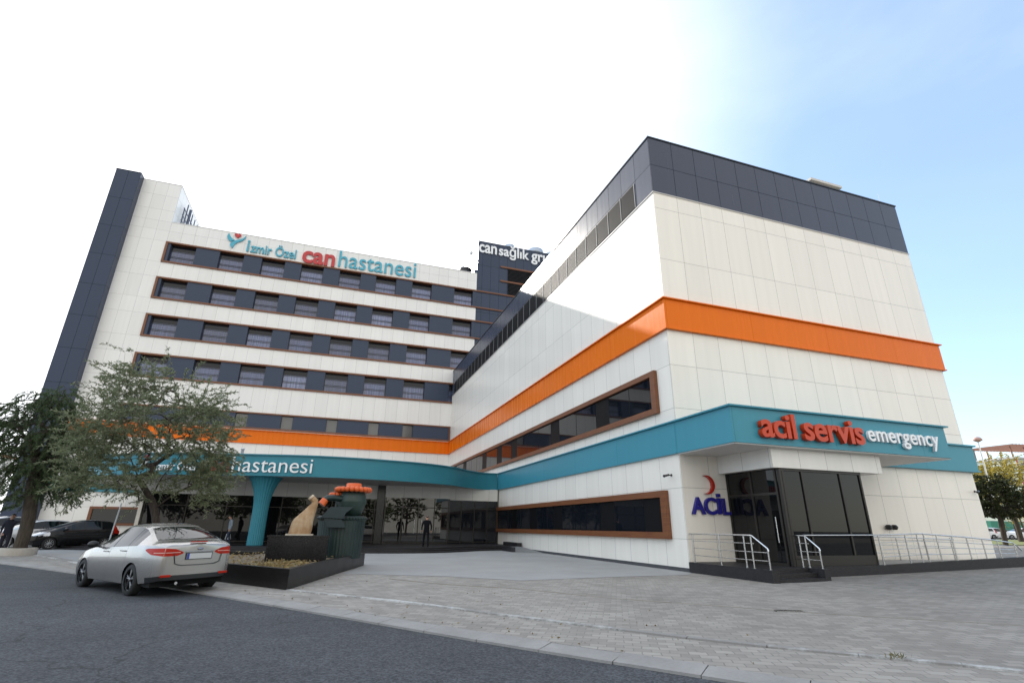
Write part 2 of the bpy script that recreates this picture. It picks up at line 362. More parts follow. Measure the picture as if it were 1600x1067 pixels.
tag(mb.build('kerb', KERBM), kind='structure')
def strip_line(name, pts, wd, z, m, step=1.0, gap=.01, jit=.006):
    mb = MB(); kp = walk([Vector(q).to_2d() for q in catmull([(*q, 0) for q in pts], 8)], step)
    for a, b in zip(kp, kp[1:]):
        t_ = (b-a).normalized(); n_ = Vector((t_.y, -t_.x))*wd/2; b2 = b-t_*gap; j = rng.uniform(-jit, jit); o = n_.normalized()*j
        pl = [a-n_+o, b2-n_+o, b2+n_+o, a+n_+o]
        mb.prism([(q.x, q.y) for q in pl], lambda x, y: gz(x, y)-.05, lambda x, y: gz(x, y)+z+j*.5)
    return tag(mb.build(name, m), kind='structure')
strip_line('painted_kerb', [(-.65, 13.84), (1.73, 11.13), (3.16, 9.13), (5.07, 6.63), (6.12, 5.55), (7.38, 4.27), (10.2, .8), (13, -3)], .13, .022, KPAINT)
strip_line('painted_kerb_far', [(-13.0, 31.2), (-11.05, 28.41), (-8.55, 24.41), (-6.9, 21.9)], .13, .03, KPAINT)
strip_line('drainage_channel', [(1.9, 16.1), (3.17, 14.29), (4.67, 13.0), (5.97, 10.95), (7.6, 9.3), (8.39, 8.38), (11.04, 6.19), (14.5, 3.2)], .10, .006, concrete('drain_strip', (.19, .165, .14), (.27, .24, .20), 3))
mb = MB(); ap = [(.95, 19.2), (.66, 18.05), (3.65, 16.48), (5.37, 14.86), (8.4, 15.35), (11.52, 15.55), (12.26, 16.3), (12.26, 40), (-18, 40), (-18, 35.5), (-11.2, 29.2), (-8.6, 25.0), (-5, 24), (1.6, 21.9)]
mb.add([(x, y, gz(x, y)+.006) for x, y in ap], [tuple(range(len(ap)))])
tag(mb.build('concrete_apron', APRON), kind='structure')
GRASS = noisy('lawn_grass', (.09, .12, .03), (.20, .20, .06), 3, .9, .5, .03, coord='Object')
def pad(name, poly, z, m):
    mb = MB(); mb.prism(poly, -.2, z); return tag(mb.build(name, m), kind='structure')
pad('lawn', [(46, 26.5), (52, 22), (80, 34), (82, 46), (76, 50), (48, 36)], .72, GRASS)
pad('car_park', [(80, 30), (125, 30), (125, 75), (78, 75), (76.5, 52), (82, 46)], .685, ASPH)

# ------------------------------------------------------------------ right wing
XW, YF, XR, YM, YG = 12.29, 16.41, 28.75, 58.17, 39.05
wing = thing('hospital_wing', 'long white clad wing with dark parapet and orange band, jutting towards the road', 'building', (XW, YF, 0))
MB().box(XW, XR, YF, YM-.002, .19, 15.97).build('wall', W_WHITE, wing)
MB().box(XW, XR, YF, YM-.002, 15.972, 19.05).build('parapet', W_DARK, wing)
mb = MB(); mb.box(XW-.04, XR+.04, YF-.04, YF+.25, 19.052, 19.12).box(XW-.04, XW+.25, YF+.25, YM-.01, 19.052, 19.12).box(XR-.25, XR+.04, YF+.25, YM-.01, 19.052, 19.12)
mb.build('coping', DKCAP, wing)
mb = MB(); mb.box(XW-.035, XR+.03, YF-.03, YF-.002, 15.93, 15.985).box(XW-.035, XW-.002, YF-.002, YM-.02, 15.93, 15.985)
mb.build('drip_trim', mat('pale_trim', (.5, .47, .43), .35), wing)
MB().box(XW-.02, XR+.02, YF-.02, YM, -.05, .188).build('skirting', SKIRT, wing)
def band(name, par, z0, z1, d, m, fl=.10, x1=XR, y1=YM-.02, xl=None):
    mb = MB()
    for (dd, a, b) in ((d, z0+.05, z1-.05), (d+fl, z1-.05, z1), (d+fl*.5, z0, z0+.05)):
        poly = [(XW-dd, y1), (XW-dd, YF-dd), (x1+dd, YF-dd), (x1+dd, y1), (x1-.01, y1), (x1-.01, YF+.01), (XW+.01, YF+.01), (XW+.01, y1)]
        mb.prism(poly, a, b)
    return mb.build(name, m, par)
band('orange_band', wing, 9.20, 10.60, .10, ORANGE)
# teal band: along the whole side and on the front right of the emergency canopy
mb = MB()
for (d, a, b) in ((.07, 4.21, 5.36), (.17, 5.36, 5.41), (.12, 4.17, 4.21)):
    mb.box(XW-d, XW-.002, YF, 39.1, a, b); mb.box(22.55, XR+d+.2, YF-d-.10, YF-.002, a, b+.02); mb.box(XR+.002, XR+d+.2, YF, 40, a, b+.02)
mb.build('teal_band', TEAL, wing)
# louvres under the parapet on the side
lv = MB(); y = 17.86
while y < 57: lv.box(XW-.012, XW-.001, y, y+1.28, 16.06, 17.42); y += 1.305
lo = lv.build('louvre_panel', BLACKP, wing)
lb = MB(); y = 17.86
while y < 57:
    lb.box(XW-.03, XW-.013, y-.025, y+.015, 16.06, 17.42, 0)
    for k in range(13): lb.add([(XW-.028, y+.02, 16.10+k*.102), (XW-.028, y+1.275, 16.10+k*.102), (XW-.014, y+1.275, 16.14+k*.102), (XW-.014, y+.02, 16.14+k*.102)], [(0, 1, 2, 3)], 1)
    y += 1.305
lb.build('slat', [mat('louvre_mullion', (.30, .30, .30), .6, spec=.2), mat('louvre_slat', (.035, .035, .037), .8, spec=.08)], lo)
def ribbon(par, y0, y1, z0, z1, darks, fw=.24):
    fr = MB(); x0 = XW-.17; x1 = XW-.004
    fr.box(x0, x1, y0, y1, z1-fw, z1).box(x0, x1, y0, y1, z0, z0+fw).box(x0, x1, y0, y0+fw+.1, z0+fw, z1-fw).box(x0, x1, y1-fw, y1, z0+fw, z1-fw)
    f = fr.build('ribbon_window', BROWN, par)
    xs = [y0+fw+.1]
    for a, b in darks: xs += [a, b]
    xs.append(y1-fw); g = MB(); d = MB()
    for i in range(len(xs)-1):
        if xs[i+1]-xs[i] < .02: continue
        if i % 2 == 0:
            s = xs[i]; n = max(1, round((xs[i+1]-s)/2.2)); wd = (xs[i+1]-s)/n
            pn = MB().box(XW-.045, XW-.005, s, xs[i+1], z0+fw, z1-fw).build('pane', GLASS, f)
            for k in range(1, n): MB().box(XW-.052, XW-.046, s+k*wd-.012, s+k*wd+.012, z0+fw, z1-fw).build('mullion', BLACKP, f)
        else: MB().box(XW-.040, XW-.005, xs[i]+.01, xs[i+1]-.01, z0+fw, z1-fw).build('black_panel', BLACKP, f)
ribbon(wing, 17.30, 39.3, 1.13, 2.88, [(17.70, 19.02), (21.38, 22.76), (27.1, 28.38), (30.86, 32.17), (34.58, 35.83)])
ribbon(wing, 17.36, 57.6, 5.90, 7.70, [(21.4, 22.75), (27.26, 28.56), (34.69, 35.99), (38.22, 39.55), (42.46, 43.79), (49.5, 50.8), (53.7, 55)], .22)
# dark joint strip where the wing meets the entrance glazing
MB().box(XW-.05, XW-.004, 39.0, 39.05, .06, 4.16).build('corner_trim', DKCAP, wing)
ch = thing('rooftop_chimney', 'squat cream rooftop vent with flat cap above the dark parapet', 'vent', (27, 20, 19.05))
MB().box(26.3, 28.5, 19.2, 20.9, 19.0, 22.15).build('shaft', noisy('cream_render', (.62, .58, .5), (.7, .66, .58), 2, .7), ch)
MB().box(26.1, 28.7, 19.0, 21.1, 22.152, 22.32).build('cap', mat('vent_cap', (.6, .56, .5), .5), ch)
for x, y, h, lb_ in ((13.3, 17.0, 20.3, 'thin lightning rod at the near corner of the dark parapet'), (28.4, 16.9, 20.2, 'thin lightning rod at the far right end of the dark parapet')):
    o = MB().tube([(x, y, 19.0), (x, y, h)], .014, 6).tube([(x, y, 19.0), (x, y, 19.25)], .03, 6).build('lightning_rod', STEEL); tag(o, lb_, 'lightning rod', 'lightning rods on the wing roof')
for x in (21.9, 22.9):
    o = MB().tube([(x, 17.2, 19.0), (x, 17.2, 19.42), (x+.08, 17.2, 19.5), (x+.2, 17.2, 19.5), (x+.26, 17.2, 19.42)], .035, 6).build('vent_pipe', STEEL)
    tag(o, 'small bent metal vent pipe peeking over the middle of the dark parapet', 'vent pipe', 'vent pipes over the dark parapet')

# ------------------------------------------------------------------ main block
blk = thing('hospital_block', 'tall white hospital block with four brown framed window rows and dark stair tower', 'building', (0, YM, 0))
XL, XD, XE = -24.0, 14.75, 28.2
rows = [(27.8, 30.3), (23.56, 26.06), (19.32, 21.82), (15.08, 17.58)]
B5 = (10.66, 12.36)
BK = YM+.6
mb = MB()
zs = [(30.3, 32.72), (26.06, 27.8), (21.82, 23.56), (17.58, 19.32), (12.36, 15.08)]
for a, b in zs: mb.box(-20.25, XD, YM, BK, a, b)
mb.box(-20.25, XD, YM, BK, .06, B5[0]); mb.box(XL, -20.25, YM, BK, .06, 37.55)
mb.box(XL, -20.25, BK, 67, 30, 37.55); mb.box(XL, XD, BK+.02, 74, .06, 32.5)
mb.build('wall', M_WHITE, blk)
MB().box(-20.24, XD+.0, BK, BK+.018, 10.6, 30.3).build('back_panel', BLACKP, blk)
MB().box(-26.32, XL-.002, 57.22, 64, .06, 37.62).build('stair_tower', M_DARK, blk)
MB().box(-26.36, XL+.02, 57.18, 64.05, 37.622, 37.68).build('tower_coping', DKCAP, blk)
mb = MB(); mb.box(XL-.05, -20.2, YM-.03, 67.02, 37.552, 37.62); mb.box(-20.2, XD, YM-.04, YM+.3, 32.722, 32.79)
mb.build('coping', mat('white_coping', (.75, .74, .72), .35), blk)
pent = MB().box(XD+.002, XE, YM+.0, 74, 2, 37.65).build('plant_tower', M_DARK, blk)
MB().box(XD, XE+.03, YM-.03, YM+.3, 37.652, 37.71).build('plant_tower_coping', DKCAP, blk)
# window rows
WX = [-19.76, -14.96, -10.65, -6.42, -2.14, 2.09, 6.5, 11.84]; WW = 2.45
wf = MB(); hh = 2.5-.36
wf.box(0, WW, .40, .46, 0, .07).box(0, WW, .40, .46, hh-.07, hh).box(0, .06, .40, .46, .07, hh-.07).box(WW-.06, WW, .40, .46, .07, hh-.07)
for z in (.66, .80, 1.42, 1.54): wf.box(.06, WW-.06, .395, .455, z-.022, z+.022)
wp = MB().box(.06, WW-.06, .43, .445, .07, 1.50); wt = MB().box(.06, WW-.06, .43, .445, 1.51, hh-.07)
w0 = None
for r, (a, b) in enumerate(rows):
    br = MB(); x1 = XE if r < 4 else XD
    br.box(-20.27, x1, YM-.13, YM-.003, b-.17, b).box(-20.27, x1, YM-.13, YM-.003, a, a+.17).box(-20.27, -20.05, YM-.13, YM-.003, a+.17, b-.17)
    br.box(-20.24, XD-.01, YM-.002, BK-.01, b-.17, b-.004).box(-20.24, XD-.01, YM-.002, BK-.01, a+.004, a+.16)
    row = br.build('window_row_frame', BROWN, blk)
    sp = MB(); xs = [-20.05]
    for x in WX: xs += [x, x+WW]
    xs.append(XD-.01)
    for i in range(0, len(xs), 2):
        if xs[i+1]-xs[i] > .03: MB().box(xs[i], xs[i+1], YM-.03, BK-.005, a+.17, b-.17).build('spandrel_panel', M_SPAN, blk)
    for x in WX:
        if w0 is None:
            w0 = wf.build('window', DKCAP, blk); w0.location = (x, YM, a+.18)
            pane = wp.build('pane', GLASSM, w0); shade_pane = wt.build('soffit_shade_pane', GLASS_SHADE, w0)  # upper pane: shade and reflection of the soffit put in as dark glass
        else:
            c = w0.copy(); C.objects.link(c); c.location = (x, YM, a+.18)
            for q_ in (pane, shade_pane): d = q_.copy(); C.objects.link(d); d.parent = c
br = MB(); a, b = B5
br.box(-20.27, XD, YM-.13, YM-.003, b-.14, b).box(-20.27, XD, YM-.13, YM-.003, a, a+.14).box(-20.27, -20.1, YM-.13, YM-.003, a+.14, b-.14)
br.box(12.10, 12.26, YM-.12, YM-.004, a+.14, b-.14)
br.build('window_row_frame', BROWN, blk)
WX5 = [-19.1, -14.6, -10.2, -5.84, -1.35, 3.05, 6.8]; W5 = 1.17
sp = MB(); xs = [-20.1]
for x in WX5: xs += [x, x+W5]
xs.append(12.10)
for i in range(0, len(xs), 2): MB().box(xs[i], xs[i+1], YM-.03, BK-.005, a+.14, b-.14).build('spandrel_panel', M_SPAN, blk)
n5 = MB(); h5 = b-a-.30
n5.box(0, W5, .2, .26, 0, .05).box(0, W5, .2, .26, h5-.05, h5).box(0, .05, .2, .26, .05, h5-.05).box(W5-.05, W5, .2, .26, .05, h5-.05)
p5 = MB().box(.05, W5-.05, .22, .235, .05, h5-.05); f0 = None
BLIND = glass('blind_backed_glass', (.12, .115, .11), .06, 1.6)
for x in WX5:
    if f0 is None:
        f0 = n5.build('narrow_window', DKCAP, blk); f0.location = (x, YM, a+.15); g0 = p5.build('pane', BLIND, f0)
    else:
        c = f0.copy(); C.objects.link(c); c.location = (x, YM, a+.15); d = g0.copy(); C.objects.link(d); d.parent = c
mb = MB()
for (d, z0, z1) in ((.08, 9.24, 10.49), (.2, 10.49, 10.55), (.14, 9.19, 9.24)): mb.box(XL, XW-.11, YM-d, YM-.002, z0, z1)
mb.build('orange_band', ORANGE, blk)
mb = MB()
for (d, z0, z1) in ((.08, 4.12, 5.24), (.2, 5.24, 5.3), (.14, 4.07, 4.12)): mb.box(XL, -16.4, YM-d, YM-.002, z0, z1)
mb.build('teal_band', TEAL, blk)
mb = MB(); z0, z1 = 1.2, 2.8
mb.box(-20.4, -12, YM-.14, YM-.003, z1-.2, z1).box(-20.4, -12, YM-.14, YM-.003, z0, z0+.2).box(-20.4, -20.15, YM-.14, YM-.003, z0+.2, z1-.2)
gw = mb.build('ground_window', BROWN, blk); MB().box(-20.15, -12, YM-.04, YM-.004, z0+.2, z1-.2).build('pane', GLASS, gw)
# louvres on the plant tower
mb = MB(); mb.box(17.95, XE, YM-.13, YM-.003, 34.2, 34.42).box(17.95, XE, YM-.13, YM-.003, 32.1, 32.32)
mb.build('tower_ledge', BROWN, blk)
lv = MB().box(19.0, 22.6, YM-.02, YM-.004, 30.32, 34.18).box(23.2, 27, YM-.02, YM-.004, 30.32, 34.18); lo = lv.build('louvre_panel', BLACKP, blk)
lb = MB()
for x0, x1 in ((19.0, 22.6), (23.2, 27)):
    for k in range(20):
        z = 30.40+k*.19
        if abs(z-32.2) < .2: continue
        lb.add([(x0, YM-.11, z), (x1, YM-.11, z), (x1, YM-.022, z+.09), (x0, YM-.022, z+.09)], [(0, 1, 2, 3)])
lb.build('slat', mat('tower_slat', (.05, .05, .055), .7, spec=.15), lo)
# roof things
rf = thing('rooftop_scaffold', 'steel lattice of rails and ladder beside the raised white roof block', 'steel frame', (-19.9, 62, 32.5))
mb = MB()
for y in (59.6, 60.5, 61.6, 62.6, 63.8, 65.0): mb.tube([(-19.9, y, 32.5), (-19.9, y, 36.6 if y > 60 else 35.6)], .07 if y != 61.6 else .16, 6)
mb.build('post', mat('frame_steel', (.10, .12, .17), .5, .4), rf)
mb = MB()
for z in (33.2, 33.9, 34.6, 35.5): mb.tube([(-19.9, 59.4, z), (-19.9, 65.4, z)], .05, 6)
for y in (60.5, 61.6): mb.tube([(-19.85, y, 32.8), (-19.85, y+1, 34.6)], .05, 6)
mb.build('rail', mat('frame_rail', (.10, .12, .17), .5, .4), rf)
o = MB().lathe([(.75, 0), (.75, 1.7), (.82, 1.7), (.82, 1.85), (.5, 1.87)], 20, (13.75, 60.5, 32.5)).build('rooftop_drum', mat('dark_drum', (.03, .03, .035), .5)); tag(o, 'dark round rooftop vent drum left of the plant tower', 'vent')
dt = thing('rooftop_antenna', 'pale dish antenna on a leaning mast behind the dark vent drum', 'antenna', (14.2, 61.6, 32.5))
MB().tube([(14.2, 61.6, 32.5), (14.2, 61.6, 35.8), (14.9, 61.6, 37.6)], .07, 6).build('mast', STEEL, dt)
MB().lathe([(.02, 0), (.25, .04), (.45, .14)], 16, (14.9, 61.5, 37.6), 'y').build('dish', mat('dish_paint', (.6, .6, .6), .5), dt)
for x, wd, h, lb_ in ((20.1, .75, 1.9, 'narrow galvanised roof fan above the letters of the plant tower sign'), (24.1, 1.2, 1.9, 'round galvanised roof cowl, left one of the pair on the plant tower'), (27.1, 1.7, 1.6, 'wide galvanised roof cowl, right one of the pair on the plant tower')):
    o = MB().lathe([(wd*.6, 0), (wd*.6, h*.5), (wd, h*.6), (wd*.95, h), (wd*.3, h+.2)], 18, (x, 61, 37.6)).build('roof_cowl', mat('galvanised', (.42, .47, .55), .4, .5)); tag(o, lb_, 'roof cowl', 'roof cowls on the plant tower')

# ------------------------------------------------------------------ entrance pavilion
CPT = [(-16.5, 58.0), (-16.55, 52), (-16.4, 46), (-15.5, 41.8), (-13.8, 39.0), (-11.8, 37.2), (-9.4, 35.8), (-6.9, 34.9), (-4.4, 34.25), (-1.5, 33.6), (1.4, 33.6), (4.0, 34.1), (5.8, 34.7), (7.9, 36.0), (9.3, 37.6), (10.4, 38.6), (11.3, 39.0), (12.2, 39.08)]
CC = [q.to_2d() for q in catmull([(*q, 0) for q in CPT], 10)]
def offset(path, d):
    out = []
    for i, q in enumerate(path):
        t_ = (path[min(i+1, len(path)-1)]-path[max(i-1, 0)]).normalized(); out.append(q+Vector((t_.y, -t_.x))*d)
    return out
pav = thing('entrance_pavilion', 'glazed main entrance under a curved teal canopy, with black steps', 'entrance', (0, YG, 0))
def sheet(path, z0, z1, d0, d1):
    """curved wall of thickness d0..d1"""
    A = offset(path, d0); B = offset(path, d1); n = len(A)
    vs = [(q.x, q.y, z0) for q in A]+[(q.x, q.y, z1) for q in A]+[(q.x, q.y, z0) for q in B]+[(q.x, q.y, z1) for q in B]
    fs = []
    for i in range(n-1):
        fs += [(i, i+1, n+i+1, n+i), (2*n+i, 3*n+i, 3*n+i+1, 2*n+i+1), (i, 2*n+i, 2*n+i+1, i+1), (n+i, n+i+1, 3*n+i+1, 3*n+i)]
    fs += [(0, n, 3*n, 2*n), (n-1, 2*n-1+0, 4*n-1, 3*n-1)]
    return vs, fs
mb = MB()
for z0, z1, d0, d1 in ((4.2, 5.34, 0, -.12), (5.34, 5.41, .1, -.12), (4.155, 4.2, .03, -.12)): mb.add(*sheet(CC, z0, z1, d0, d1), 0, False)
fas = mb.build('canopy_fascia', TEALC, pav)
inn = offset(CC, -.13); roofp = [(q.x, q.y) for q in inn]+[(12.2, 58.0)]
MB().prism(roofp, 4.17, 4.22).build('soffit', SOFFIT, pav); MB().prism(roofp, 5.15, 5.2).build('roof', concrete('roof_membrane', (.3, .3, .3), (.4, .4, .4)), pav)
PX0 = -11.0
def glazing(name, par, x0, x1, y, z0, z1, muls, m, trans=()):
    g = MB().box(x0, x1, y, y+.03, z0, z1).build(name, m, par)
    f = MB()
    for x in muls: f.box(x-.03, x+.03, y-.04, y-.002, z0, z1)
    for z in trans: f.box(x0, x1, y-.03, y-.003, z-.03, z+.03)
    f.build('mullion', FRAMEB, g); return g
hw = panel('header_white', (.66, .64, .60), .3, 3.72, 1.3, 39, 1.3, [])
mb = MB(); mb.box(PX0, 3.2, YG-.06, YG+.2, 3.24, 4.168).box(8.4, 12.22, YG-.03, YG+.2, 3.31, 4.168).box(3.72, 8.4, YG-.5, YG+.2, 3.37, 4.168)
mb.build('header', hw, pav)
glazing('left_glazing', pav, PX0, 3.2, YG, .3, 3.24, [-10.9, -8.6, -6.3, -3.0, -1.6, .2, 1.9, 3.1], GLASS3, (.42, 2.55))
glazing('door_glazing', pav, 3.74, 8.38, YG-.45, .3, 3.37, [3.8, 5.0, 6.15, 7.3, 8.32], GLASS2, (.36, 2.72))
glazing('right_glazing', pav, 8.42, 12.2, YG, .3, 3.31, [8.5, 9.4, 10.4, 11.4, 12.15], GLASS, (.42, 2.72))
mb = MB(); mb.box(3.2, 3.7, YG-.35, YG+.3, .3, 4.167); mb.box(8.382, 8.41, YG-.45, YG, .3, 3.37)
mb.build('pillar', mat('dark_pillar', (.012, .012, .012), .2), pav)
mb = MB(); MBH = MB()
for x in (5.9, 6.4): MBH.tube([(x, YG-.52, 1.0), (x, YG-.52, 1.9)], .02, 8)
MBH.build('door_handle', STEEL, pav)
MB().box(PX0-.2, PX0, YG-.06, YM, .1, 4.16).build('side_wall', W_WHITE, pav)
# column, fluted and flaring into the canopy
cmod = lambda a, z: 1+.035*math.cos(a*24)
prof = [(.44, .3), (.42, 1.2), (.42, 2.2), (.44, 2.7), (.50, 3.1), (.60, 3.5), (.74, 3.85), (.92, 4.13), (.95, 4.165)]
MB().lathe(prof, 144, (-3.85, 35.35, 0), mod=cmod).build('column', TEALC, pav)
# steps
SPT = [(-15.9, 40.5), (-13.6, 36.2), (-11.0, 34.2), (-8, 32.9), (-5.4, 32.2), (-3, 31.6), (0, 30.8), (2.2, 30.35), (4.5, 30.2), (6.2, 30.6), (7.8, 31.7), (9.3, 32.9), (10.4, 33.4), (11.4, 33.6), (12.2, 33.65)]
SC = [q.to_2d() for q in catmull([(*q, 0) for q in SPT], 8)]
mb = MB()
for k, (z0, z1) in enumerate(((.0, .145), (.145, .225), (.225, .305))):
    e = offset(SC, -.42*k); mb.prism([(q.x, q.y) for q in e]+[(12.2, YG+.1), (-15.9, YG+.1)], z0, z1)
mb.build('steps', GRANITE, pav)
mb = MB(); mb.add([(11.0, 31.0, .07), (12.2, 29.6, .07), (12.2, 33.6, .30), (11.0, 33.4, .30), (11.0, 33.4, .06), (12.2, 33.6, .06)], [(0, 1, 2, 3), (0, 3, 4), (1, 5, 2), (2, 5, 4, 3)])
mb.build('ramp', concrete('ramp_grey', (.16, .16, .16), (.24, .24, .235)), pav)
MB().prism([(10.8, 31.4), (10.95, 31.2), (10.95, 33.5), (10.8, 33.4)], .05, .34).box(11.9, 12.2, 33.5, 36.5, .3, .52).build('ramp_kerb', GRANITE, pav)
o = MB().lathe([(.09, 0), (.09, .55), (.12, .55), (.12, .6), (.02, .64)], 14, (-5.4, 35.2, 5.2)).build('vent_stub', mat('pale_pipe', (.6, .62, .65), .4)); tag(o, 'short pale vent stub standing on the curved teal canopy', 'vent pipe')

# ------------------------------------------------------------------ emergency entrance
em = thing('emergency_entrance', 'emergency entrance with teal sign canopy over a dark glass vestibule', 'entrance', (14, YF, 0))
YC = 13.41; XC0, XC1 = XW-.07, 22.55
mb = MB(); mb.box(XC0, XC1, YC, YF-.01, 4.215, 5.36).box(XC0-.03, XC1+.03, YC-.03, YF-.011, 4.17, 4.215).box(XC0-.1, XC1+.15, YC-.1, YF-.012, 5.36, 5.415)
mb.build('canopy', TEAL, em)
MB().box(XC0+.02, XC1-.02, YC+.02, YF-.01, 4.13, 4.168).build('soffit', SOFFIT, em)
MB().box(14.0, 19.1, 13.74, YF-.002, 3.48, 4.128).build('header', panel('header_cream', (.76, .735, .69), .3, 14.0, 1.22, YF, 1.28, []), em)
VX0, VX1, VY = 14.3, 18.05, 13.86
g = MB().box(VX0+.06, VX1-.02, VY, VY+.03, .72, 3.42).build('front_glass', GLASSV, em)
f = MB(); xs = [VX0, VX0+.16, 15.3, 17.05, VX1]
f.box(VX0, VX0+.09, VY-.05, VY+.06, .4, 3.478).box(VX0+.12, VX0+.2, VY-.04, VY-.001, .4, 3.40)
for x in (15.3, 17.05): f.box(x-.035, x+.035, VY-.04, VY-.001, .72, 3.40)
f.box(VX1-.07, VX1, VY-.04, VY+.06, .4, 3.40).box(VX0+.091, VX1, VY-.05, VY+.06, 3.40, 3.478).box(VX0+.2, VX1-.07, VY-.03, VY+.05, .4, .72)
f.build('mullion', FRAMEB, g)
MB().box(VX1-.03, VX1, VY+.062, YF-.003, .4, 3.478).build('side_glass', GLASSV, em)
d = MB().box(VX0, VX0+.03, VY+.062, YF-.003, .4, 3.478).build('door', GLASSV, em)
f = MB()
for y in (VY+.15, VY+1.28, YF-.08): f.box(VX0-.03, VX0-.001, y-.04, y+.04, .4, 3.478)
f.box(VX0-.028, VX0-.001, VY+.19, YF-.12, 2.62, 2.70).box(VX0-.028, VX0-.001, VY+.19, YF-.12, .4, .48)
f.build('door_frame', FRAMEB, d); MB().tube([(VX0-.09, VY+.32, 1.1), (VX0-.09, VY+.32, 1.9)], .02, 8).build('handle', STEEL, d)
# platform, steps, ramp wall in dark granite
pf = thing('emergency_platform', 'dark granite platform with three steps and a ramp wall below the emergency door', 'platform', (14, 14.5, 0))
mb = MB(); mb.box(12.22, 12.48, 12.62, YF-.03, -.02, .40).box(14.36, 14.58, 12.78, 13.82, -.02, .40)
mb.box(12.481, 14.359, 13.35, YF-.03, -.02, .397).box(14.36, 18.1, 13.821, YF-.03, -.02, .396)
pb = mb.build('platform', GRANITE, pf)
mb = MB(); mb.box(12.481, 14.359, 13.05, 13.349, -.02, .275).box(12.481, 14.359, 12.72, 13.049, -.02, .15); mb.build('step', GRANITE, pf)
top = [(14.58, .40), (18.1, .42), (20.5, .50), (25.5, .63), (30, .72)]
mb = MB()
for (xa, za), (xb, zb_) in zip(top, top[1:]):
    mb.add([(xa, 13.62, -.05), (xb, 13.62, -.05), (xb, 13.82, -.05), (xa, 13.82, -.05), (xa, 13.62, za), (xb, 13.62, zb_), (xb, 13.82, zb_), (xa, 13.82, za)], [(0, 1, 5, 4), (2, 3, 7, 6), (4, 5, 6, 7), (0, 4, 7, 3), (1, 2, 6, 5)])
mb.build('ramp_wall', GRANITE, pf)
mb = MB(); mb.add([(18.1, 13.83, .398), (21, 13.83, .42), (30, 13.83, .36), (30, 16.3, .36), (21, 16.3, .42), (18.1, 16.3, .398)], [(0, 1, 4, 5), (1, 2, 3, 4)])
mb.build('ramp_floor', concrete('ramp_pale', (.3, .29, .28), (.4, .39, .38)), pf)
def railing(label, posts, tops, mids, r=.024):
    t = thing('railing', label, 'railing', posts[0][0], 'stainless steel railings at the emergency entrance')
    for a, b in posts:
        p_ = MB().tube([a, b], .023, 8).lathe([(.045, 0), (.045, .012)], 12, a).build('post', STEEL, t)
    mb = MB().tube(tops, r, 10); mb.build('handrail', STEEL, t)
    mb = MB()
    for m_ in mids: mb.tube(m_, .013, 6)
    mb.build('mid_rail', STEEL, t)
xl = 12.35
railing('polished steel railing along the platform edge under the blue wall letters',
        [((xl, y, .40), (xl, y, 1.33)) for y in (16.2, 14.85, 13.72, 13.42)]+[((xl, 12.80, .40), (xl, 12.80, .95))],
        [(xl, 16.38, 1.33), (xl, 14, 1.33), (xl, 13.40, 1.33), (xl, 13.34, 1.31), (xl, 12.80, .97), (xl, 12.78, .90)],
        [[(xl+.02, 16.2, z), (xl+.02, e, z)] for z, e in ((1.10, 13.35), (.86, 12.8), (.63, 12.8))])
xl = 14.47
railing('short polished steel stair railing right of the granite steps',
        [((xl, y, .40), (xl, y, 1.33)) for y in (13.62, 13.38)]+[((xl, 12.92, .40), (xl, 12.92, .95))],
        [(xl, 13.84, 1.33), (xl, 13.40, 1.33), (xl, 13.35, 1.31), (xl, 12.92, .97), (xl, 12.90, .90)],
        [[(xl+.02, 13.82, z), (xl+.02, e, z)] for z, e in ((1.10, 13.3), (.86, 12.92), (.63, 12.92))])
yr = 13.72
def wz(x): return float(np.interp(x, [q[0] for q in top], [q[1] for q in top]))
def rz(x): return float(np.interp(x, [14.6, 18.15, 20.3, 22.3, 24.05, 25.3, 25.64], [1.34, 1.37, 1.43, 1.34, 1.24, 1.13, .86]))
px_ = [18.15, 19.45, 20.05, 20.4, 21.05, 21.85, 22.65, 23.5, 24.35, 25.3]
railing('long polished steel ramp railing sloping down beside the cream wall',
        [((x, yr, wz(x)), (x, yr, rz(x)-.01)) for x in px_],
        [(x, yr, rz(x)) for x in (14.75, 18.15, 20.3, 21.3, 22.3, 24.05, 24.9, 25.2, 25.4, 25.6, 25.64)],
        [[(x, yr+.02, wz(x)+(rz(x)-wz(x))*q) for x in (18.15, 20.3, 22.3, 24.05, 25.3)] for q in (.74, .5, .26)])
railing('inner steel wall railing behind the ramp railing', [((x, 15.9, .40), (x, 15.9, 1.28)) for x in (20.4, 22.0, 23.6, 25.2)], [(20.2, 15.9, 1.29), (22, 15.9, 1.29), (25.4, 15.9, 1.2)], [[(20.4, 15.92, z), (25.2, 15.92, z-.08)] for z in (1.0, .7)])

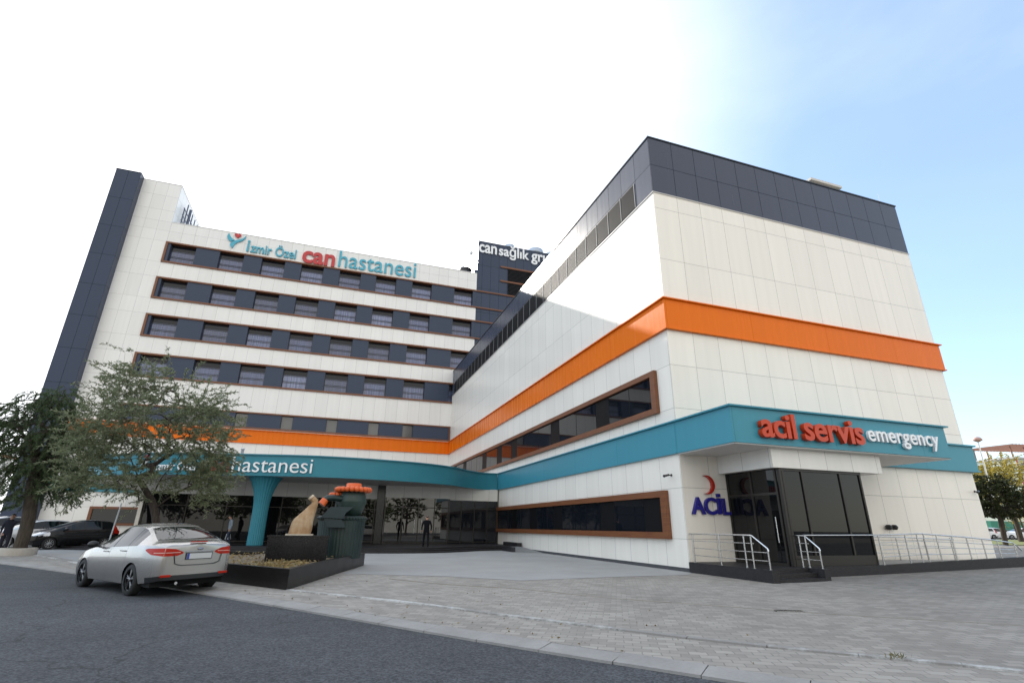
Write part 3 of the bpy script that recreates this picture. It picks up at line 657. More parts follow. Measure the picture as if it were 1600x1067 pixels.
# ------------------------------------------------------------------ lettering
def text_verts(txt, bold=0.0, ext=.5, spacing=1.0):
    cu = bpy.data.curves.new('txt', 'FONT'); cu.body = txt; cu.size = 1; cu.offset = bold; cu.extrude = ext; cu.resolution_u = 6; cu.space_character = spacing
    o = bpy.data.objects.new('txt', cu); C.objects.link(o); dg = bpy.context.evaluated_depsgraph_get()
    me = bpy.data.meshes.new_from_object(o.evaluated_get(dg)); bpy.data.objects.remove(o); bpy.data.curves.remove(cu)
    co = np.empty(len(me.vertices)*3); me.vertices.foreach_get('co', co); return me, co.reshape(-1, 3)
def lettering(name, txt, fn, x0, x1, z0, hz, m, par, bold=0.0, depth=.08, spacing=1.0, mat2=None):
    """letters fitted to x0..x1 with ascender height hz; fn(x, z, d) maps into the scene"""
    me, co = text_verts(txt, bold, .5, spacing); a, b = co[:, 0].min(), co[:, 0].max(); t = co[:, 1].max()
    X = x0+(co[:, 0]-a)*(x1-x0)/(b-a); Z = z0+co[:, 1]*hz/t; D = (co[:, 2]/max(1e-6, co[:, 2].max()))*.5*depth+depth/2
    for i, v in enumerate(me.vertices): v.co = fn(X[i], Z[i], D[i])
    me.materials.clear(); me.materials.append(m)
    for p_ in me.polygons: p_.material_index = 0
    bm = bmesh.new(); bm.from_mesh(me); bmesh.ops.recalc_face_normals(bm, faces=bm.faces)
    if mat2:
        me.materials.append(mat2)
        bm.normal_update()
        for f in bm.faces: f.material_index = 0 if abs(f.normal.y) > .7 else 1
    bm.to_mesh(me); bm.free(); me.update()
    return link(name, me, par)
fy = lambda y0: (lambda x, z, d: (x, y0-d, z))
sg = thing('emergency_sign', 'raised orange and white letters on the front of the teal emergency canopy', 'sign', (17.5, YC, 4.4))
lettering('lettering', 'acil', fy(YC-.02), 13.26, 14.76, 4.41, .82, ORL, sg, .022, .17, .98)
lettering('lettering', 'servis', fy(YC-.02), 15.10, 17.9, 4.41, .80, ORL, sg, .022, .17, .98)
lettering('lettering', 'emergency', fy(YC-.02), 18.2, 21.9, 4.57, .38, WHITEL, sg, .012, .10, 1.06)
sg = thing('emergency_wall_sign', 'blue wall letters with a red crescent beside the glass door', 'sign', (13.4, YF, 2))
lettering('lettering', 'AC', fy(YF-.01), 12.56, 13.66, 2.02, .59, BLUE, sg, .026, .10, 1.0)
lettering('lettering', 'L', fy(YF-.01), 13.96, 14.27, 2.02, .57, BLUE, sg, .026, .10, 1.0)
MB().box(13.73, 13.87, YF-.11, YF-.01, 2.02, 2.59).build('lettering', BLUE, sg); MB().box(13.73, 13.87, YF-.11, YF-.01, 2.63, 2.75).build('lettering', BLUE, sg)
cr_ = []
for i in range(25): a = R(118-i*(118+118)/24); cr_.append((13.30+.40*math.cos(a)*.92-.0, 3.06+.36*math.sin(a)))
for i in range(1, 24): a = R(-118+i*236/24)*.93; cr_.append((13.19+.33*math.cos(a)*.95, 3.06+.305*math.sin(a)))
mb = MB(); n = 25
Yb = YF-.01
out_ = [(13.32+.36*math.cos(a), 3.06+.345*math.sin(a)) for a in [R(110-i*220/24) for i in range(25)]]
inn_ = [(13.16+.40*math.cos(b)*.98, 3.06+.325*math.sin(b)) for b in [R(86-i*172/24) for i in range(25)]]
vs = [(x, Yb-.10, z) for x, z in out_]+[(x, Yb-.10, z) for x, z in inn_]+[(x, Yb, z) for x, z in out_]+[(x, Yb, z) for x, z in inn_]
fs = []
for i in range(24): fs += [(i, i+1, n+i+1, n+i), (2*n+i, 3*n+i, 3*n+i+1, 2*n+i+1), (i, 2*n+i, 2*n+i+1, i+1), (n+i, n+i+1, 3*n+i+1, 3*n+i)]
fs += [(0, n, 3*n, 2*n), (n-1, 3*n-1, 4*n-1, 2*n-1)]
mb.add(vs, fs).build('crescent', RED, sg)
def emblem(par, fn, x0, z0, s, mblue, mred, d=.1):
    def shape(name, pts, m):
        n = len(pts); vs = [fn(x0+x*s, z0+z*s, d) for x, z in pts]+[fn(x0+x*s, z0+z*s, 0.0) for x, z in pts]
        MB().add(vs, [(i, (i+1) % n, n+(i+1) % n, n+i) for i in range(n)]+[tuple(range(n)), tuple(range(2*n-1, n-1, -1))]).build(name, m, par)
    def sm(P): return [(q.x, q.y) for q in catmull([(*q, 0) for q in P], 5)][:-1]
    shape('left_wing', sm([(.08, .98), (.02, .80), (.06, .62), (.16, .50), (.26, .44)])+[(.26, .44)]+sm([(.26, .44), (.36, .52), (.46, .56)])+[(.46, .56)]+sm([(.46, .56), (.28, .68), (.16, .82), (.08, .98)]), mblue)
    shape('right_wing', sm([(1.0, .98), (.97, .78), (.84, .60), (.66, .48), (.54, .36), (.46, .20), (.42, .02)])+sm([(.42, .02), (.28, .16), (.26, .30), (.34, .44), (.50, .56), (.70, .66), (.88, .78), (1.0, .98)]), mblue)
    h = [(.56+.19*(16*math.sin(t)**3)/17, .90+.19*(13*math.cos(t)-5*math.cos(2*t)-2*math.cos(3*t)-math.cos(4*t))/17) for t in [2*math.pi*i/28 for i in range(28)]]
    shape('heart', h, mred)
sg = thing('rooftop_sign', 'turquoise and red rooftop name letters with winged heart emblem on the tall block', 'sign', (-4, YM, 30.3))
F = fy(YM-.02)
emblem(sg, F, -14.65, 30.68, 1.9, SKYB, REDL, .14)
def slope(F, x0, k): return lambda x, z, d: F(x, z+(x-x0)*k, d)
lettering('lettering', 'zmir Özel', F, -12.02, -7.2, 30.62, 1.42, SKYB, sg, .012, .14)
MB().box(-12.42, -12.22, YM-.16, YM-.02, 30.62, 31.68).build('lettering', SKYB, sg); MB().box(-12.43, -12.21, YM-.16, YM-.02, 31.80, 32.02).build('lettering', SKYB, sg)
lettering('lettering', 'can', F, -6.5, -2.85, 30.44, 1.46, REDL, sg, .026, .16, 1.0)
lettering('lettering', 'hastanesi', slope(F, -2.4, .012), -2.45, 6.8, 30.56, 2.1, SKYB, sg, .004, .14)
sg = thing('plant_tower_sign', 'white name letters along the top of the dark plant tower', 'sign', (20, YM, 36))
for tx_, xa_, xb_, hz_ in (('can', 14.85, 17.35, 1.18), ('sağlık', 17.65, 22.0, 1.62), ('grubu', 22.35, 26.9, 1.62)): lettering('lettering', tx_, slope(fy(YM-.02), 14.9, .014), xa_, xb_, 36.0, hz_, WHITEL, sg, .020, .14, 1.0)
# canopy letters follow the curved fascia
arc = [0.0]
for a, b in zip(CC, CC[1:]): arc.append(arc[-1]+(b-a).length)
cxs = [q.x for q in CC]; i0 = min(range(len(CC)), key=lambda i: abs(CC[i].x+12) + (0 if CC[i].y < 40 else 99))
def on_curve(s, z, d):
    px = np.interp(s, arc, [q.x for q in CC]); py = np.interp(s, arc, [q.y for q in CC])
    e = .05; tx = np.interp(s+e, arc, [q.x for q in CC])-px; ty = np.interp(s+e, arc, [q.y for q in CC])-py; l = math.hypot(tx, ty)
    return (px+ty/l*(d+.02), py-tx/l*(d+.02), z)
def s_of(x): i = min((i for i in range(len(CC)) if CC[i].y < 40), key=lambda i: abs(CC[i].x-x)); return arc[i]
sg = thing('canopy_sign', 'white and red name letters on the curved teal entrance canopy', 'sign', (-5, 34, 4.4))
s1 = s_of(-1.3); s0 = s_of(-5.75)
lettering('lettering', 'hastanesi', on_curve, s0, s1, 4.36, .86, WHITEL, sg, -.004, .07)
lettering('lettering', 'can', on_curve, s0-1.75, s0-.15, 4.36, .60, REDL, sg, .012, .08, 1.0)
lettering('lettering', 'İzmir Özel', on_curve, s0-4.6, s0-2.1, 4.40, .62, WHITEL, sg, .006, .07)
emblem(sg, lambda x, z, d: on_curve(x, z, d), s0-5.8, 4.4, .85, WHITEL, REDL, .06)

# ------------------------------------------------------------------ wall cameras and floodlight
def sec_cam(label, loc, face):
    t = thing('security_camera', label, 'camera', loc, 'security cameras on the hospital walls')
    x, y, z = loc; f = Vector(face).normalized(); nrm = Vector((-1, 0, 0)) if abs(face[0]) > .9 and False else None
    a = Vector(loc); b = a+f*.16; e = b+Vector((f.y*-.3, f.x*.3, -.06)) if False else b+Vector((-.22, -.08, -.05))
    MB().tube([a, a+f*.02], .05, 10).tube([a+f*.02, b], .018, 6).build('bracket', BLACK, t)
    MB().tube([b+Vector((.05, .02, .01)), e], .042, 10).tube([e+Vector((.0, 0, 0)), e+Vector((-.03, -.01, -.006))], .05, 10).build('housing', BLACK, t)
sec_cam('small black wall camera above the brown ribbon window near the wing corner', (XW, 17.0, 3.42), (-1, 0, 0))
sec_cam('small black wall camera at the far right edge of the cream wall', (28.55, YF, 3.3), (0, -1, 0))
sec_cam('small black wall camera beside the dark stair tower', (-23.4, YM, 3.0), (0, -1, 0))
t = thing('wall_floodlight', 'twin black floodlight low on the cream wall above the ramp railing', 'floodlight', (22.4, YF, 1.66))
MB().box(22.25, 22.55, YF-.06, YF-.003, 1.60, 1.72).build('bracket', BLACK, t)
for x in (22.25, 22.58): MB().lathe([(.05, 0), (.10, .05), (.11, .18), (.09, .2)], 14, (x, YF-.26, 1.66), 'y').build('lamp_head', BLACK, t)

# ------------------------------------------------------------------ planter, pedestal, sculptures
A, B, D_, C_ = Vector((-.68, 13.91)), Vector((1.53, 21.65)), Vector((-5.85, 20.55)), Vector((-4.7, 23.3))
pl = thing('planter', 'low black granite planter with dry soil, angled at the road edge', 'planter', (-1.5, 18, 0))
def inset(poly, d):
    n = len(poly); out = []
    for i in range(n):
        p0, p1, p2 = Vector(poly[i-1]), Vector(poly[i]), Vector(poly[(i+1) % n])
        e1 = (p1-p0).normalized(); e2 = (p2-p1).normalized(); n1 = Vector((-e1.y, e1.x)); n2 = Vector((-e2.y, e2.x))
        out.append(p1+(n1+n2)*(d/(1+n1.dot(n2))))
    return out
outer = [A, B, C_, D_]; inner = inset(outer, .16)
mb = MB(); n = 4
vs = [(q.x, q.y, -.02) for q in outer]+[(q.x, q.y, .50) for q in outer]+[(q.x, q.y, .50) for q in inner]+[(q.x, q.y, .2) for q in inner]
fs = []
for i in range(4):
    j = (i+1) % 4; fs += [(i, j, 4+j, 4+i), (4+i, 4+j, 8+j, 8+i), (8+i, 8+j, 12+j, 12+i)]
o = mb.add(vs, fs).build('planter_wall', GRANW, pl)
mb = MB(); vs = []; N = 26
for i in range(N+1):
    for j in range(N+1):
        u, v = i/N, j/N; q = (inner[0]*(1-u)+inner[1]*u)*(1-v)+(inner[3]*(1-u)+inner[2]*u)*v
        h = .415+.04*math.sin(q.x*3.1+1)*math.sin(q.y*2.3)+rng.uniform(-.012, .012)+(.07*math.exp(-((q.x+1.0)**2+(q.y-16.2)**2)/.5))
        vs.append((q.x, q.y, h))
mb.add(vs, [(i*(N+1)+j, (i+1)*(N+1)+j, (i+1)*(N+1)+j+1, i*(N+1)+j+1) for i in range(N) for j in range(N)], 0, True)
mb.build('soil', noisy('dry_soil', (.11, .085, .06), (.24, .19, .13), 9, .95, .8, .03), pl)
def leaf_cloud(name, pts, dirs, ln, wd, m, parent=None, seed=1, jit=.6, kind=None):
    r = np.random.default_rng(seed); P = np.asarray(pts, float); Dn = np.asarray(dirs, float); n = len(P)
    Dn = Dn+r.normal(0, jit, (n, 3)); Dn /= np.linalg.norm(Dn, axis=1)[:, None]+1e-9
    S = np.cross(Dn, r.normal(0, 1, (n, 3))); S /= np.linalg.norm(S, axis=1)[:, None]+1e-9
    l = (ln*r.uniform(.6, 1.25, n))[:, None]; w_ = (wd*r.uniform(.7, 1.2, n))[:, None]
    V = np.stack([P, P+Dn*l*.45+S*w_*.5, P+Dn*l, P+Dn*l*.5-S*w_*.5], 1).reshape(-1, 3)
    me = bpy.data.meshes.new(name); me.vertices.add(4*n); me.vertices.foreach_set('co', V.ravel())
    me.loops.add(4*n); me.loops.foreach_set('vertex_index', np.arange(4*n, dtype=np.int32))
    me.polygons.add(n); me.polygons.foreach_set('loop_start', np.arange(0, 4*n, 4, dtype=np.int32)); me.polygons.foreach_set('loop_total', np.full(n, 4, dtype=np.int32))
    me.materials.append(m); me.update(calc_edges=True); me.validate()
    o = link(name, me, parent)
    if kind: o['kind'] = kind
    return o
def leafmat(name, cols, trans=.25, rough=.5):
    m = mat(name, cols[0], rough, 0, .3); t = NT(m); g = t.n('ShaderNodeNewGeometry')
    k = len(cols); c = t.ramp(g.outputs['Random Per Island'], [(i/(k-1), cols[i]) for i in range(k)])
    t.link(c, 'Base Color')
    tr = t.n('ShaderNodeBsdfTranslucent', {'Color': c}); ms = t.n('ShaderNodeMixShader', {0: trans})
    t.t.links.new(t.b.outputs[0], ms.inputs[1]); t.t.links.new(tr.outputs[0], ms.inputs[2])
    t.t.links.new(ms.outputs[0], t.t.nodes['Material Output'].inputs['Surface']); return m
pts = []
for i in range(1500):
    u, v = rng.random(), rng.random()*.95; q = (inner[0]*(1-u)+inner[1]*u)*(1-v)+(inner[3]*(1-u)+inner[2]*u)*v
    if rng.random() < .6: q = Vector((-1.05+rng.gauss(0, .45), 15.9+rng.gauss(0, .6)))
    pts.append((q.x, q.y, .46+rng.uniform(-.02, .05)))
e1 = (B-A).normalized(); e2 = (D_-A).normalized()
pts = [p_ for p_ in pts if (Vector(p_[:2])-A).dot(Vector((-e1.y, e1.x))) > .2 and (Vector(p_[:2])-A).dot(Vector((e2.y, -e2.x))) > .2]
dl = leaf_cloud('fallen_leaves', pts, [(rng.uniform(-1, 1), rng.uniform(-1, 1), .1) for _ in pts], .10, .05, leafmat('dry_leaves', [(.25, .17, .07), (.34, .25, .10), (.16, .11, .05), (.40, .33, .16)]), None, 3, .3, 'stuff')
lt = []
for i in range(160):
    q = rng.choice(KERB[4:-6]); o_ = rng.choice((.30, .42, .5, 1.2, 2.2, 3.5)) + abs(rng.gauss(0, .25)); p_ = q+NRM*o_+Vector((-.61, .79))*rng.uniform(-1.6, 1.6); lt.append((p_.x, p_.y, gz(p_.x, p_.y)+.012))
leaf_cloud('leaf_litter', lt, [(rng.uniform(-1, 1), rng.uniform(-1, 1), .05) for _ in lt], .05, .028, leafmat('litter_leaves', [(.20, .14, .07), (.30, .22, .10), (.12, .09, .05), (.36, .32, .25)]), None, 5, .15, 'stuff')
# pedestal (polished) with the stone carving
Pc = Vector((-.75, 18.5)); ux = e1; uy = Vector((-e1.y, e1.x))
ped = thing('pedestal', 'polished black granite pedestal block under the stone carving', 'pedestal', (Pc.x, Pc.y, .4))
MB().box(-1.62, .12, 17.95, 19.0, .38, 1.115).build('block', GRANP, ped)
MB().box(-1.65, .15, 17.92, 19.03, 1.117, 1.16).build('slab', GRANP, ped)
def stone():
    m = mat('carved_sandstone', (.4, .25, .12), .75); t = NT(m); g = t.n('ShaderNodeTexCoord').outputs['Object']
    f = t.m('ADD', t.m('MULTIPLY', t.noise(g, 2.2, 6, .65), .7), t.m('MULTIPLY', t.noise(t.n('ShaderNodeMapping', {'Vector': g, 'Scale': (3, 3, .6)}).outputs[0], 3, 5), .3))
    t.link(t.ramp(f, [(.30, (.20, .10, .045)), (.48, (.36, .22, .11)), (.70, (.52, .40, .27))]), 'Base Color')
    t.link(t.bump(t.noise(g, 24, 5), .5, .02), 'Normal'); return m
STONE = stone()
st = thing('stone_carving', 'tan carved stone figure with hooked neck standing on the pedestal', 'sculpture', (-.8, 18.2, 1.16))
# stacked sections: left x, right x, half depth, height, roundness
sec = [(-1.13, -.31, .27, 1.16, .55), (-1.12, -.30, .27, 1.22, .5), (-1.10, -.275, .26, 1.40, .5), (-1.05, -.265, .25, 1.66, .55), (-.985, -.255, .24, 1.77, .6), (-.86, -.235, .22, 1.90, .65), (-.73, -.215, .20, 2.03, .7), (-.60, -.195, .17, 2.17, .8), (-.50, -.175, .15, 2.29, .9), (-.43, -.165, .135, 2.37, 1), (-.40, -.165, .12, 2.43, 1)]
mb = MB(); vs = []; nn_ = 28; yS = 18.45; rs_ = random.Random(3)
for i, (xa, xb, b, z, e) in enumerate(sec):
    for j in range(nn_):
        th = 2*math.pi*j/nn_; ca, sa = math.cos(th), math.sin(th); w_ = rs_.uniform(-.006, .006)
        vs.append(((xa+xb)/2+(xb-xa)/2*math.copysign(abs(ca)**e, ca)+w_, yS+b*math.copysign(abs(sa)**e, sa)+w_, z))
fs = [(i*nn_+j, i*nn_+(j+1) % nn_, (i+1)*nn_+(j+1) % nn_, (i+1)*nn_+j) for i in range(len(sec)-1) for j in range(nn_)]
mb.add(vs, fs+[tuple(range(nn_-1, -1, -1))], 0, True)
mb.tube([(-.285, yS, 2.38), (-.30, yS, 2.44), (-.36, yS, 2.51), (-.44, yS, 2.575)], [.122, .125, .12, .112], 16)
mb.build('body', STONE, st)
MB().tube([(-.435, yS, 2.57), (-.47, yS, 2.605), (-.50, yS, 2.635)], [.122, .125, .112], 16).build('mouth', noisy('pale_stone', (.5, .4, .28), (.62, .52, .4), 8, .7), st)
for ch_ in st.children:
    for v in ch_.data.vertices: v.co.z = 1.16+(v.co.z-1.16)*.80; v.co.x = -1.10+(v.co.x+1.13)*.80
MB().box(-1.16, -.36, yS-.32, yS+.32, 1.161, 1.20).build('plinth', noisy('pale_plinth', (.42, .36, .28), (.55, .5, .42), 6, .7), st)
GREEN = noisy('dark_green_paint', (.007, .020, .019), (.014, .032, .029), 2.2, .45, .1, .01)
GREEN2 = noisy('green_vessel_paint', (.016, .036, .030), (.026, .052, .043), 2.0, .45)
ORS = noisy('orange_sculpture_paint', (.62, .095, .015), (.74, .14, .025), 5, .4)
sx, sy = .52, 20.2
gs = thing('fountain_sculpture', 'dark green fluted drum and vessel sculpture with orange ring crown', 'sculpture', (sx, sy, .4))
fl = lambda a, z: 1+.022*abs(math.cos(a*22))
MB().lathe([(.74, .40), (.77, 1.2), (.79, 1.62)], 176, (sx, sy, 0), mod=fl).build('fluted_drum', GREEN, gs)
mb = MB().lathe([(.80, 1.622), (.83, 1.65), (.83, 1.75), (.80, 1.78), (.1, 1.79)], 48, (sx, sy, 0))
for k in range(44): a = 2*math.pi*k/44; mb.ball((sx+.815*math.cos(a), sy+.815*math.sin(a), 1.70), .052, 8)
mb.build('rim', GREEN, gs)
vx = sx+.27; zv = lambda P: [(r_, 1.79+(z-1.79)*.9) for r_, z in P]
MB().lathe(zv([(.30, 1.79), (.36, 1.82), (.43, 2.05), (.50, 2.30), (.50, 2.36), (.46, 2.55), (.42, 2.68), (.40, 2.72)]), 40, (vx, sy, 0)).build('vessel', GREEN2, gs)
mb = MB().lathe(zv([(.42, 2.72), (.54, 2.72), (.56, 2.79), (.54, 2.86), (.30, 2.87), (.27, 2.90), (.27, 3.02), (.25, 3.04), (.02, 3.04)]), 40, (vx, sy, 0))
for k in range(22): a = 2*math.pi*k/22; mb.ball((vx+.575*math.cos(a), sy+.575*math.sin(a), 2.69), .095, 10)
mb.build('ring_crown', ORS, gs)
mb = MB().tube([(vx-.38, sy-.25, 2.36), (sx-.45, sy-.38, 2.38), (sx-.60, sy-.42, 2.36), (sx-.66, sy-.44, 2.30)], .105, 14); mb.build('spout', GREEN, gs)
MB().tube([(sx-.655, sy-.44, 2.31), (sx-.76, sy-.47, 2.14)], [.12, .135], 14).build('spout_tip', ORS, gs)
mb = MB(); y0, y1 = sy-1.05, sy-.5
prof_ = [(sx-.72, 1.72), (sx-.48, 2.05), (sx+.22, 2.06), (sx+.10, 1.92), (sx-.02, 1.72), (sx-.02, 1.42), (sx-.55, 1.42), (sx-.55, 1.66)]
mb.extrude_xz([(sx-.74, 1.70), (sx-.46, 2.05), (sx+.30, 2.07), (sx+.06, 1.86), (sx+.00, 1.68)], y0, y1); mb.extrude_xz([(sx-.50, 1.40), (sx-.62, 1.68), (sx-.05, 1.66), (sx+.12, 1.40)], y0+.06, y1)
mb.build('hood', mat('hood_green', (.010, .026, .032), .35), gs)
w2 = (sx-.18, sy+.25)
mb = MB().lathe([(.10, 2.45), (.30, 2.46), (.31, 2.56), (.12, 2.58), (.12, 2.68), (.02, 2.69)], 30, (*w2, 0))
for k in range(14): a = 2*math.pi*k/14; mb.ball((w2[0]+.31*math.cos(a), w2[1]+.31*math.sin(a), 2.51), .085, 10)
mb.build('small_ring', ORS, gs); MB().lathe([(.12, 1.78), (.12, 2.45)], 16, (*w2, 0)).build('stem', GREEN, gs)

# drain grate in the paving
dg_ = thing('drain_grate', 'small slotted metal drain grate in the paving channel', 'drain', (8.36, 8.36, .06))
ax = Vector((.45, -.19, 0)).normalized()
mb = MB().obox((8.36, 8.36, 0), ax, Vector((-ax.y, ax.x, 0)), .25, .075, .05, .072); mb.build('tray', mat('grate_dark', (.02, .02, .02), .7), dg_)
mb = MB(); ay = Vector((-ax.y, ax.x, 0))
for s in (-1, 1): mb.obox(Vector((8.36, 8.36, 0))+ay*s*.07, ax, ay, .25, .008, .05, .082)
for k in range(15): mb.obox(Vector((8.36, 8.36, 0))+ax*(-.24+k*.48/14), ax, ay, .009, .062, .05, .080)
mb.build('bar', STEEL, dg_)
#__PART2__
# ------------------------------------------------------------------ cars
def interp(x, pts): return float(np.interp(x, [p_[0] for p_ in pts], [p_[1] for p_ in pts]))
def smooth_prof(pts, s=.06):
    X = np.linspace(pts[0][0]-.3, pts[-1][0]+.3, 600); Y = np.interp(X, [p_[0] for p_ in pts], [p_[1] for p_ in pts])
    k = np.exp(-.5*((X[:, None]-X[None, :])/s)**2); Y = (k*Y).sum(1)/k.sum(1)
    return lambda x: float(np.interp(x, X, Y))
TAIL = mat('tail_lamp_red', (.42, .016, .006), .15, spec=.25); HEAD = mat('head_lamp_lens', (.55, .57, .6), .08, .3, coat=.5)
CARGL = mat('car_glass', (.006, .008, .009), .015, 0, .5, 0, 1.5)
PLATE = mat('licence_plate', (.55, .55, .54), .4); PLATEB = mat('plate_blue_strip', (.02, .05, .35), .4)
ALLOY = noisy('alloy_rim', (.42, .42, .43), (.5, .5, .5), 8, .3, metal=.9); ALLOYD = mat('dark_alloy', (.10, .10, .105), .35, .8)
WELL = mat('wheel_well', (.006, .006, .006), .9)
def carpaint(name, col, metal, rough, seams):
    m = mat(name, col, rough, metal, .5 if max(col) > .02 else .2, .8 if max(col) > .02 else .3); t = NT(m); m.node_tree.nodes['Principled BSDF'].inputs['Coat Roughness'].default_value = .04
    p_ = t.n('ShaderNodeSeparateXYZ', {0: t.n('ShaderNodeTexCoord').outputs['Object']})
    ln = None
    for x, z0, z1 in seams:
        q = t.m('MULTIPLY', t.m('COMPARE', p_.outputs[0], x, .006), t.m('MULTIPLY', t.m('GREATER_THAN', p_.outputs[2], z0), t.m('LESS_THAN', p_.outputs[2], z1)))
        ln = q if ln is None else t.m('MAXIMUM', ln, q)
    t.link(t.mix(ln, rgb(col), rgb([c*.15 for c in col])), 'Base Color'); return m
def wheel(par, x, y, r, wd, side, m_rim, spokes):
    t = MB(); W = wd
    t.lathe([(r*.66, -W/2), (r*.9, -W/2), (r*.985, -W*.36), (r, -W*.2), (r, W*.2), (r*.985, W*.36), (r*.9, W/2), (r*.66, W/2)], 36, (x, y, r), 'y', caps=False)
    tyre = MB(); tyre = t.build('wheel', RUBBER, par)
    f = MB(); yo = y+side*W*.36
    f.lathe([(r*.70, -W*.34), (r*.70, W*.34)], 32, (x, y, r), 'y', 0, caps=False)
    f.lathe([(r*.62, side*W*.36), (r*.70, side*W*.42), (r*.68, side*W*.34)], 32, (x, y, r), 'y', 0, caps=False)
    f.lathe([(.02, 0), (r*.16, 0), (r*.16, side*.02), (.02, side*.03)], 14, (x, yo, r), 'y', 0)
    for k in range(spokes):
        a = 2*math.pi*k/spokes+.3
        for da in ((-.16, .16) if spokes <= 6 else (0,)):
            p0 = (x+r*.12*math.cos(a), yo, r+r*.12*math.sin(a)); p1 = (x+r*.66*math.cos(a+da), yo-side*.01, r+r*.66*math.sin(a+da))
            f.tube([p0, p1], [r*.06, r*.05], 6, 0)
    f.build('rim', m_rim, tyre)
    MB().lathe([(.01, -.02), (r*.64, -.02), (r*.64, .02), (.01, .02)], 24, (x, y-side*W*.12, r), 'y').build('brake_backing', WELL, tyre)
def car(name, label, S, paint, rim, spokes, group=None, back='boot'):
    """x from front bumper (0) to rear (L), built at the origin with x forward = -x"""
    t = thing(name, label, 'car', (0, 0, 0), group); INV[t.name] = Matrix.Identity(4)
    Lc = S['L']; zt = smooth_prof(S['top'], S.get('s', .07)); zb_ = smooth_prof(S['belt'], .1); hw_ = smooth_prof(S['hw'], .05)
    rW = S['roofw']; ax_ = S['axles']; ra = S['arch']
    st_ = sorted(set([round(v, 4) for v in np.linspace(0, Lc, 131)]+[round(q, 4) for w_ in S['win'] for q in w_[:2]]+[round(q, 4) for q in S['ws']+S['rs']]))
    def bottom(x):
        z = interp(x, S['bot'])
        for a in ax_:
            d = abs(x-a)
            if d < ra: z = max(z, S['wr']+math.sqrt(ra*ra-d*d)-.02)
        return z
    J = 7; K = 8; rowsv = []; V = []
    for x in st_:
        W = hw_(x); top = zt(x); belt = min(zb_(x), top-.02); b0 = bottom(x); sec_ = []
        for j in range(J+1):
            u = j/J; z = b0+(belt-b0)*u; zz = (z-.22)/max(.2, belt-.22)
            bul = 1-.11*max(0, .35-zz)**1.3*2-.055*max(0, zz-.62)**1.5*3
            sec_.append((W*bul, z))
        h = top-belt; wb = sec_[-1][0]; tf = min(1, max(0, (h-.03)/.38)); wr = wb*(1-tf)*.93+min(rW, wb*.93)*tf; ze = top-.035-.05*tf
        for k in range(1, K+1):
            u = k/K
            if u <= .62: q = u/.62; sec_.append((wb+(wr-wb)*q**1.12, belt+(ze-belt)*q))
            else:
                q = (u-.62)/.38; a = q*math.pi/2; sec_.append((wr*math.cos(a)**.75 if q < 1 else 0.0, ze+(top-ze)*math.sin(a)**.8))
        V.append(sec_)
    n = len(st_); m_ = J+K+1
    vid = {}; verts = []
    for s in (1, -1):
        for i, x in enumerate(st_):
            for j, (y, z) in enumerate(V[i]):
                if j == m_-1 and s == -1: vid[(s, i, j)] = vid[(1, i, j)]; continue
                vid[(s, i, j)] = len(verts); verts.append((Lc/2-x, s*y, z))
    FB, FG, FK, FT, FH, FBP = [], [], [], [], [], []
    jw0, jw1 = J, J+5
    for s in (1, -1):
        for i in range(n-1):
            x = (st_[i]+st_[i+1])/2
            for j in range(m_-1):
                f = (vid[(s, i, j)], vid[(s, i+1, j)], vid[(s, i+1, j+1)], vid[(s, i, j+1)])
                f = f if s < 0 else f[::-1]
                zc = (V[i][j][1]+V[i][j+1][1])/2; yc = (V[i][j][0]+V[i][j+1][0])/2
                dst = FB
                if jw0 <= j < jw1:
                    for (a, b, kd) in S['win']:
                        if a <= x <= b: dst = FG if kd == 'g' else FK
                if j >= J+6 and S['ws'][0] <= x <= S['ws'][1]: dst = FG
                if j >= J+6 and S['rs'][0] <= x <= S['rs'][1]: dst = FG
                if dst is FB:
                    if S['tail'](x, yc, zc): dst = FT
                    elif S['head'](x, yc, zc): dst = FH
                    elif S['dark'](x, yc, zc): dst = FBP
                FX = dst; FX.append(f)
        # end caps
    for i, e in ((0, -1), (n-1, 1)):
        cols = 16; g = []
        for j in range(m_):
            y, z = V[i][j]; row = []
            for c in range(cols+1):
                u = -1+2*c/cols
                if c == 0: row.append(vid[(-1, i, j)])
                elif c == cols: row.append(vid[(1, i, j)])
                else:
                    bul = .05*(1-u*u)*e*S.get('capb', 1); row.append(len(verts)); verts.append((Lc/2-st_[i]-bul, u*y, z))
            g.append(row)
        for j in range(m_-2):
            for c in range(cols):
                f = (g[j][c], g[j][c+1], g[j+1][c+1], g[j+1][c]); f = f if e > 0 else f[::-1]
                yc = abs(-1+2*(c+.5)/cols)*V[i][j][0]; zc = (V[i][j][1]+V[i][j+1][1])/2; x = st_[i]
                (FT if e > 0 and S['tail'](x, yc, zc) else FH if e < 0 and S['head'](x, yc, zc) else FBP if S['dark'](x, yc, zc) else FB).append(f)
    def sub(nm, F, mt, par, sm=True):
        if not F: return None
        u = sorted({i for f in F for i in f}); mp_ = {a: k for k, a in enumerate(u)}
        return MB().add([verts[a] for a in u], [[mp_[a] for a in f] for f in F], 0, sm).build(nm, mt, par, recalc=False)
    body = sub('body', FB, paint, t); sub('window', FG, CARGL, t); sub('window_trim', FK, BLACK, t)
    for nm, F, mt in (('tail_light', FT, TAIL), ('headlight', FH, HEAD)):
        for s in (1, -1):
            sub(nm, [f for f in F if sum(verts[a][1] for a in f)*s > 0], mt, t)
    for s in (1, -1): sub('bumper_trim', [f for f in FBP if sum(verts[a][0] for a in f)*s > 0], BLACK, t)
    MB().box(-Lc/2+.25, Lc/2-.25, -S['hwf']+.14, S['hwf']-.14, .2, .62).build('underbody', WELL, t)
